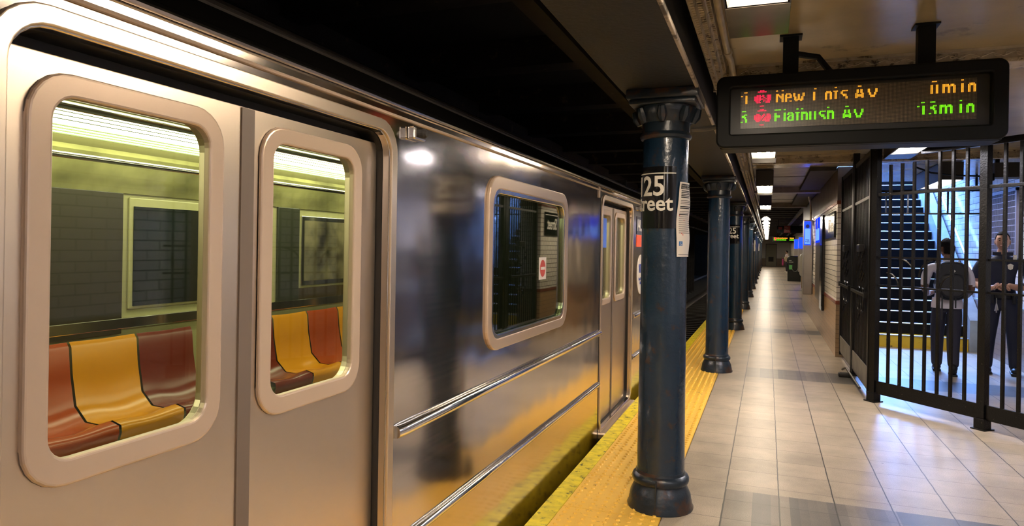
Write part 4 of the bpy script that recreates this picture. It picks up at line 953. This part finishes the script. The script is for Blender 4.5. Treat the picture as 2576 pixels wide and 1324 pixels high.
def hand(mb, wrist, dirv, palmn, side, s=1.0):
    """palm and five separate curled fingers"""
    d = Vector(dirv).normalized(); n = Vector(palmn).normalized(); a = d.cross(n).normalized()*side; w_ = Vector(wrist)
    me = skin_mesh([[(tuple(w_), (.026*s, .020*s)), (tuple(w_+d*.045*s), (.038*s, .017*s)), (tuple(w_+d*.085*s), (.036*s, .014*s))]], 1); mb.addmesh(me)
    for k, (off, ln) in enumerate(((-.030, .060), (-.010, .072), (.011, .068), (.030, .052))):
        b0 = w_+d*.08*s+a*off*s
        pts = [b0, b0+(d*.45*ln+n*.10*ln)*s*1.1, b0+(d*.75*ln+n*.42*ln)*s*1.1, b0+(d*.85*ln+n*.80*ln)*s*1.1]
        mb.addmesh(skin_mesh([[(tuple(p), r*s) for p, r in zip(pts, (.0095, .009, .0085, .0075))]], 1))
    b0 = w_+d*.025*s-a*.028*s
    pts = [b0, b0+(d*.02-a*.022+n*.008)*s, b0+(d*.045-a*.026+n*.022)*s, b0+(d*.062-a*.02+n*.034)*s]
    mb.addmesh(skin_mesh([[(tuple(p), r*s) for p, r in zip(pts, (.013, .0115, .010, .0085))]], 1))
def head_mesh(mb, c, s=1.0, turn=0):
    t = bmesh.new(); bmesh.ops.create_uvsphere(t, u_segments=24, v_segments=18, radius=1)
    for v in t.verts:
        x, y, z = v.co
        w_ = .076*(1-.25*max(0, -z)**1.5); dp = .096*(1-.12*max(0, -z)); hh = .118
        X = x*w_; Y_ = y*dp; Z = z*hh
        if y < -.3 and z < -.2: Y_ -= .010*(-z)      # chin
        if y < -.75: Y_ += .006*(abs(z) < .35)       # eye plane
        v.co = Vector((X, Y_, Z))
    for v in t.verts: v.co = Matrix.Rotation(turn, 3, 'Z') @ (v.co*s)+Vector(c)
    mb.add(t)
    Rz = Matrix.Rotation(turn, 3, 'Z'); W_ = lambda p: tuple(Rz @ (Vector(p)*s)+Vector(c))
    mb.addmesh(skin_mesh([[(W_((0, -.088, .020)), .008*s), (W_((0, -.100, -.010)), .011*s), (W_((0, -.104, -.026)), (.016*s, .012*s))]], 1))
    for sx in (-1, 1): mb.ball(W_((sx*.077, .004, -.008)), (.010*s, .018*s, .030*s), 10, 8)
    mb.ball(W_((0, -.090, -.052)), (.024*s, .010*s, .012*s), 10, 8)
    return W_
# ---- police officer, faces the camera, forearms raised in front of the belly
OY = R(-12)
of = thing('person', (2.77, 10.20, 0), 'person in dark navy police uniform standing behind the gate, facing us, hands in front', 'person', None, OY)
H = 1.75
pel = (0, 0, .95)
ch = [[(pel, (.165, .12)), ((0, -.01, 1.12), (.16, .125)), ((0, -.01, 1.28), (.18, .13)), ((0, 0, 1.40), (.165, .105)), ((0, .005, 1.475), (.070, .070)), ((0, -.005, 1.54), (.056, .058)), ((0, -.01, 1.60), (.052, .055))],
      [((0, 0, 1.40), (.165, .105)), ((.205, .01, 1.405), (.072, .072)), ((.265, .02, 1.27), (.062, .062)), ((.275, .02, 1.12), (.052, .052)), ((.17, -.15, 1.08), (.044, .044)), ((.04, -.25, 1.12), (.030, .032))],
      [((0, 0, 1.40), (.165, .105)), ((-.205, .01, 1.405), (.072, .072)), ((-.265, .02, 1.27), (.062, .062)), ((-.28, .0, 1.12), (.052, .052)), ((-.19, -.16, 1.06), (.044, .044)), ((-.07, -.26, 1.09), (.030, .032))],
      [(pel, (.165, .12)), ((.095, 0, .84), (.105, .11)), ((.125, -.01, .50), (.078, .082)), ((.135, .02, .30), (.068, .072)), ((.14, .02, .10), (.058, .062)), ((.145, .0, .06), (.05, .06))],
      [(pel, (.165, .12)), ((-.095, 0, .84), (.105, .11)), ((-.125, -.01, .50), (.078, .082)), ((-.135, .02, .30), (.068, .072)), ((-.14, .02, .10), (.058, .062)), ((-.145, .0, .06), (.05, .06))]]
b = MB().addmesh(skin_mesh(ch, 2)); W_ = head_mesh(b, (0, -.02, 1.655), 1.0, R(-4))
hand(b, (.04, -.25, 1.12), (-1, -.45, .1), (0, .5, -1), -1); hand(b, (-.07, -.26, 1.09), (1, -.35, .15), (0, .4, -1), 1)
def offslot(c):
    if c.z > 1.505: return 0
    if abs(c.x) < .235 and c.y < -.135 and c.z < 1.2 and c.z > 1.0 and (c.y < -.16): return 0
    if (abs(c.x) > .20 or c.y < -.135) and c.z < 1.185 and c.z > .98 and (abs(c.x) > .215 or c.y < -.14): return 0
    return 1
b.build('body', None, of, world=False, smooth='all', mats=[M['skin_l'], M['uniform']], slot=offslot)
def hair_cap(c, s, turn, zc, m, par, curly=0):
    t = bmesh.new(); bmesh.ops.create_uvsphere(t, u_segments=24, v_segments=18, radius=1); Rz = Matrix.Rotation(turn, 3, 'Z')
    dl = []
    for v in t.verts:
        x, y, z = v.co
        front = y < 0
        lim = .52 if y < -.35 else (.10 if abs(y) <= .35 else -.55)
        if z < lim: dl.append(v); continue
        k = 1.07+.03*random.random()*(1+curly*3)
        v.co = Rz @ (Vector((x*.077*k, y*.098*k+.003, z*.118*k+.004))*s)+Vector(c)
    bmesh.ops.delete(t, geom=dl, context='VERTS')
    bmesh.ops.solidify(t, geom=list(t.faces), thickness=.006)
    q = MB(); q.add(t); return q.build('hair', m, par, world=False, smooth='all')
hair_cap((0, -.02, 1.655), 1.0, R(-4), 0, M['hair'], of)
q = MB()
for sx in (-1, 1): q.ball(W_((sx*.030, -.088, .016)), (.011, .006, .0055), 10, 6)
q.build('eyes', M['eye'], of, world=False)
q = MB()
for sx in (-1, 1): q.tube([W_((sx*.014, -.094, .033)), W_((sx*.032, -.093, .038)), W_((sx*.050, -.082, .032))], .0042, 6)
q.build('eyebrows', M['hair'], of, world=False)
MB().tube([W_((-.022, -.096, -.052)), W_((0, -.101, -.051)), W_((.022, -.096, -.052))], .0045, 6).build('mouth', M['lips'], of, world=False)
q = MB()
for sx in (-1, 1): q.box(sx*.145-.05, sx*.145+.05, -.20, .09, 0, .035, bev=.01); q.ball((sx*.145, -.12, .05), (.048, .085, .045)); q.ball((sx*.145, .02, .07), (.05, .07, .055))
q.build('boots', M['shoe'], of, world=False, smooth='all')
MB().lathe([(.178, 0), (.182, .01), (.182, .055), (.178, .065)], seg=28).build('belt', M['shoe'], of, world=False, fn=lambda v: Vector((v.x*1.03, v.y*.82, v.z+.945)))
q = MB()
for x, y, ww in ((.185, -.05, .045), (-.19, -.02, .05), (.12, -.13, .04), (-.10, -.14, .035)): MB().box(x-ww/2, x+ww/2, y-.03, y+.03, .88, 1.02, bev=.01).build('belt_pouch', M['shoe'], of, world=False)
q.box(-.235, -.19, -.05, .05, .74, .96, bev=.012); q.build('holster', M['shoe'], of, world=False)
q = MB().tube([(-.06, -.135, .95), (-.06, -.155, .88)], .005, 6).tube([(-.06, -.155, .88), (-.045, -.155, .80)], .008, 5).tube([(-.06, -.155, .88), (-.075, -.155, .79)], .007, 5).tube([(-.06, -.155, .88), (-.06, -.158, .77)], .007, 5); q.build('keys', M['silver'], of, world=False)
MB().addmesh(plate([(-.028, .02), (-.022, -.025), (0, -.04), (.022, -.025), (.028, .02), (0, .035)], [], .006, .002), lambda c: Vector((.075+c.x, -.140+c.z-.02, 1.345+c.y))).build('badge', M['silver'], of, world=False)
sl = MB().addmesh(plate(rrect(-.035, .035, -.045, .045, .02), [], .006, .002), lambda c: Vector((.255+c.z+.055, -.01+c.x, 1.32+c.y))).build('shoulder_patch', M['gold'], of, world=False, fn=lambda v: Matrix.Rotation(R(-38), 3, 'Z') @ (v-Vector((.255, .0, 0)))+Vector((.255, .0, 0)))
MB().box(.10, .14, -.15, -.11, 1.43, 1.49, bev=.006).build('radio_mic', M['silver'], of, world=False)
MB().lathe([(.034, 0), (.036, .008), (.034, .016)], seg=18).build('watch', M['silver'], of, world=False, fn=lambda v: Vector((-.095+v.z, -.235+v.x*.9, 1.085+v.y)))
q = MB()
for sx in (-1, 1): q.box(sx*.06-.045, sx*.06+.045, -.075, -.06, 1.48, 1.525, bev=.005)
q.build('collar', M['uniform'], of, world=False)
# ---- man with backpack, walking away
mn = thing('person', (2.13, 9.97, 0), 'person in white shirt and dark trousers walking away behind the gate, backpack on', 'person', None, R(180-8))
pel = (0, 0, .90)
ch = [[(pel, (.150, .115)), ((0, -.01, 1.05), (.155, .115)), ((0, -.01, 1.20), (.165, .12)), ((0, 0, 1.315), (.150, .098)), ((0, 0, 1.39), (.060, .060)), ((.0, -.01, 1.45), (.050, .052)), ((0, -.015, 1.50), (.047, .05))],
      [((0, 0, 1.315), (.15, .098)), ((.19, .0, 1.315), (.066, .066)), ((.235, .01, 1.19), (.062, .062)), ((.245, .0, 1.05), (.046, .046)), ((.20, -.16, .97), (.038, .038)), ((.12, -.27, 1.00), (.026, .028))],
      [((0, 0, 1.315), (.15, .098)), ((-.19, .0, 1.315), (.066, .066)), ((-.235, .01, 1.19), (.062, .062)), ((-.25, .02, 1.04), (.046, .046)), ((-.21, -.14, .96), (.038, .038)), ((-.14, -.26, .99), (.026, .028))],
      [(pel, (.150, .115)), ((.085, 0, .79), (.10, .105)), ((.095, -.10, .50), (.080, .082)), ((.095, -.10, .28), (.072, .074)), ((.095, -.11, .10), (.062, .066)), ((.095, -.13, .06), (.05, .055))],
      [(pel, (.150, .115)), ((-.085, 0, .79), (.10, .105)), ((-.07, .03, .50), (.080, .082)), ((-.06, .16, .30), (.072, .074)), ((-.055, .27, .14), (.062, .066)), ((-.055, .28, .10), (.05, .055))]]
b = MB().addmesh(skin_mesh(ch, 2)); W_ = head_mesh(b, (.01, -.03, 1.555), .95, R(25))
hand(b, (.12, -.27, 1.00), (-.6, -.8, .2), (0, 0, -1), -1); hand(b, (-.14, -.26, .99), (.6, -.8, .2), (0, 0, -1), 1)
def mslot(c):
    if c.z > 1.425: return 0
    if abs(c.x) > .19 and c.z < 1.10 and c.z > .85: return 0
    if c.y < -.125 and .9 < c.z < 1.08: return 0
    return 1 if c.z > .86 else 2
b.build('body', None, mn, world=False, smooth='all', mats=[M['skin_d'], M['shirt'], M['trousers']], slot=mslot)
MB().lathe([(.172, .80), (.170, .86), (.160, .93)], seg=28, caps=False).build('shirt_hem', M['shirt'], mn, world=False, smooth='all', fn=lambda v: Vector((v.x, v.y*.80, v.z+.01)))
hair_cap((.01, -.03, 1.555), .97, R(25), 0, M['hair'], mn, curly=1)
q = MB()
for sx in (-1, 1): q.ball(W_((sx*.030, -.088, .016)), (.011, .006, .0055), 8, 6)
q.build('eyes', M['eye'], mn, world=False)
MB().box(.05, .14, -.27, -.03, 0, .03, bev=.01).ball((.095, -.19, .045), (.045, .085, .042)).ball((.095, -.07, .06), (.045, .06, .05)).build('shoe', M['shoe'], mn, world=False, smooth='all')
MB().ball((-.055, .24, .055), (.045, .10, .04)).ball((-.055, .30, .10), (.045, .055, .055)).box(-.10, -.01, .13, .33, 0, .025, bev=.01).build('shoe', M['shoe'], mn, world=False, smooth='all')
# backpack is a thing of its own
bp_ = thing('backpack', (2.13, 9.97, .98), 'black nylon backpack with small oval tag, worn by the person in white shirt', 'backpack', None, R(180-8))
q = MB(); me = plate(rrect(-.165, .095, -.02, .38, .09), [], .14, .04); q.addmesh(me, lambda c: Vector((c.x*(1-.2*max(0, c.y-.2)), .185+c.z, c.y))); q.build('main_bag', M['bag'], bp_, world=False, smooth=True)
q = MB(); me = plate(rrect(-.135, .065, .0, .24, .06), [], .06, .025); q.addmesh(me, lambda c: Vector((c.x, .275+c.z, c.y))); q.build('front_pocket', M['bag'], bp_, world=False, smooth=True)
MB().ball((-.035, .262, .30), (.032, .006, .018), 14, 8).build('oval_tag', M['silver'], bp_, world=False)
for sx in (-1, 1): MB().tube([(sx*.10, .13, .36), (sx*.12, .06, .42), (sx*.125, -.06, .40), (sx*.12, -.135, .28), (sx*.13, -.12, .12), (sx*.13, .10, .03)], .014, 6).build('strap', M['bag'], bp_, world=False)
for sx in (-1, 1): MB().box(sx*.07-.008, sx*.07+.008, .26, .268, -.30 if sx > 0 else -.15, .0).build('loose_strap', M['bag'], bp_, world=False)
# ---- small far woman
wm = thing('person', (1.25, 50.0, -.0), 'tiny far person in pale top and dark trousers standing sideways by the bin', 'person', None, R(-80))
pel = (0, 0, .88)
ch = [[(pel, (.155, .12)), ((0, 0, 1.05), (.14, .115)), ((0, -.02, 1.22), (.155, .12)), ((0, 0, 1.30), (.13, .09)), ((0, 0, 1.38), (.052, .052)), ((0, -.01, 1.44), (.046, .048))],
      [((0, 0, 1.30), (.13, .09)), ((.17, .0, 1.29), (.058, .058)), ((.21, .0, 1.05), (.048, .048)), ((.15, -.20, 1.03), (.036, .036)), ((.08, -.28, 1.10), (.026, .026))],
      [((0, 0, 1.30), (.13, .09)), ((-.17, .0, 1.29), (.058, .058)), ((-.21, .0, 1.05), (.048, .048)), ((-.15, -.20, 1.03), (.036, .036)), ((-.08, -.28, 1.10), (.026, .026))],
      [(pel, (.155, .12)), ((.09, 0, .78), (.11, .11)), ((.10, -.03, .45), (.085, .09)), ((.10, .0, .08), (.06, .07))],
      [(pel, (.155, .12)), ((-.09, 0, .78), (.11, .11)), ((-.10, .03, .45), (.085, .09)), ((-.10, .08, .08), (.06, .07))]]
b = MB().addmesh(skin_mesh(ch, 1)); W_ = head_mesh(b, (0, -.02, 1.50), .95, 0)
hand(b, (.08, -.28, 1.10), (-.5, -.8, .3), (0, 0, -1), -1); hand(b, (-.08, -.28, 1.10), (.5, -.8, .3), (0, 0, -1), 1)
b.build('body', None, wm, world=False, smooth='all', mats=[M['skin_d'], M['lilac'], M['trousers']], slot=lambda c: 0 if c.z > 1.36 or (c.y < -.13 and c.z > .95) or (abs(c.x) > .17 and .9 < c.z < 1.15) else (1 if c.z > .87 else 2))
wm.scale = (.92, .92, .92)
hair_cap((0, -.02, 1.50), .98, 0, 0, M['hair'], wm, curly=1)
MB().ball((.10, -.07, .04), (.045, .12, .04)).ball((-.10, .02, .04), (.045, .12, .04)).build('shoes', M['white'], wm, world=False)
t = thing('shoulder_bag', (1.30, 49.7, .78), 'tan shoulder bag on the hip of the far person', 'bag'); MB().addmesh(plate(rrect(-.17, .17, .0, .28, .06), [], .10, .03), lambda c: Vector((c.x, c.z, c.y))).build('pouch', M['tote'], t, world=False)
MB().tube([(-.14, 0, .26), (-.10, .1, .45), (-.05, .2, .56), (.05, .2, .50), (.14, 0, .26)], .012, 6).build('strap', M['tote'], t, world=False)
t = thing('magenta_scarf', (1.0, 49.72, .55), 'small magenta cloth hanging at the front of the far person', 'cloth'); MB().box(-.05, .05, -.03, .03, -.06, .38, bev=.02).build('cloth', M['pink'], t, world=False)
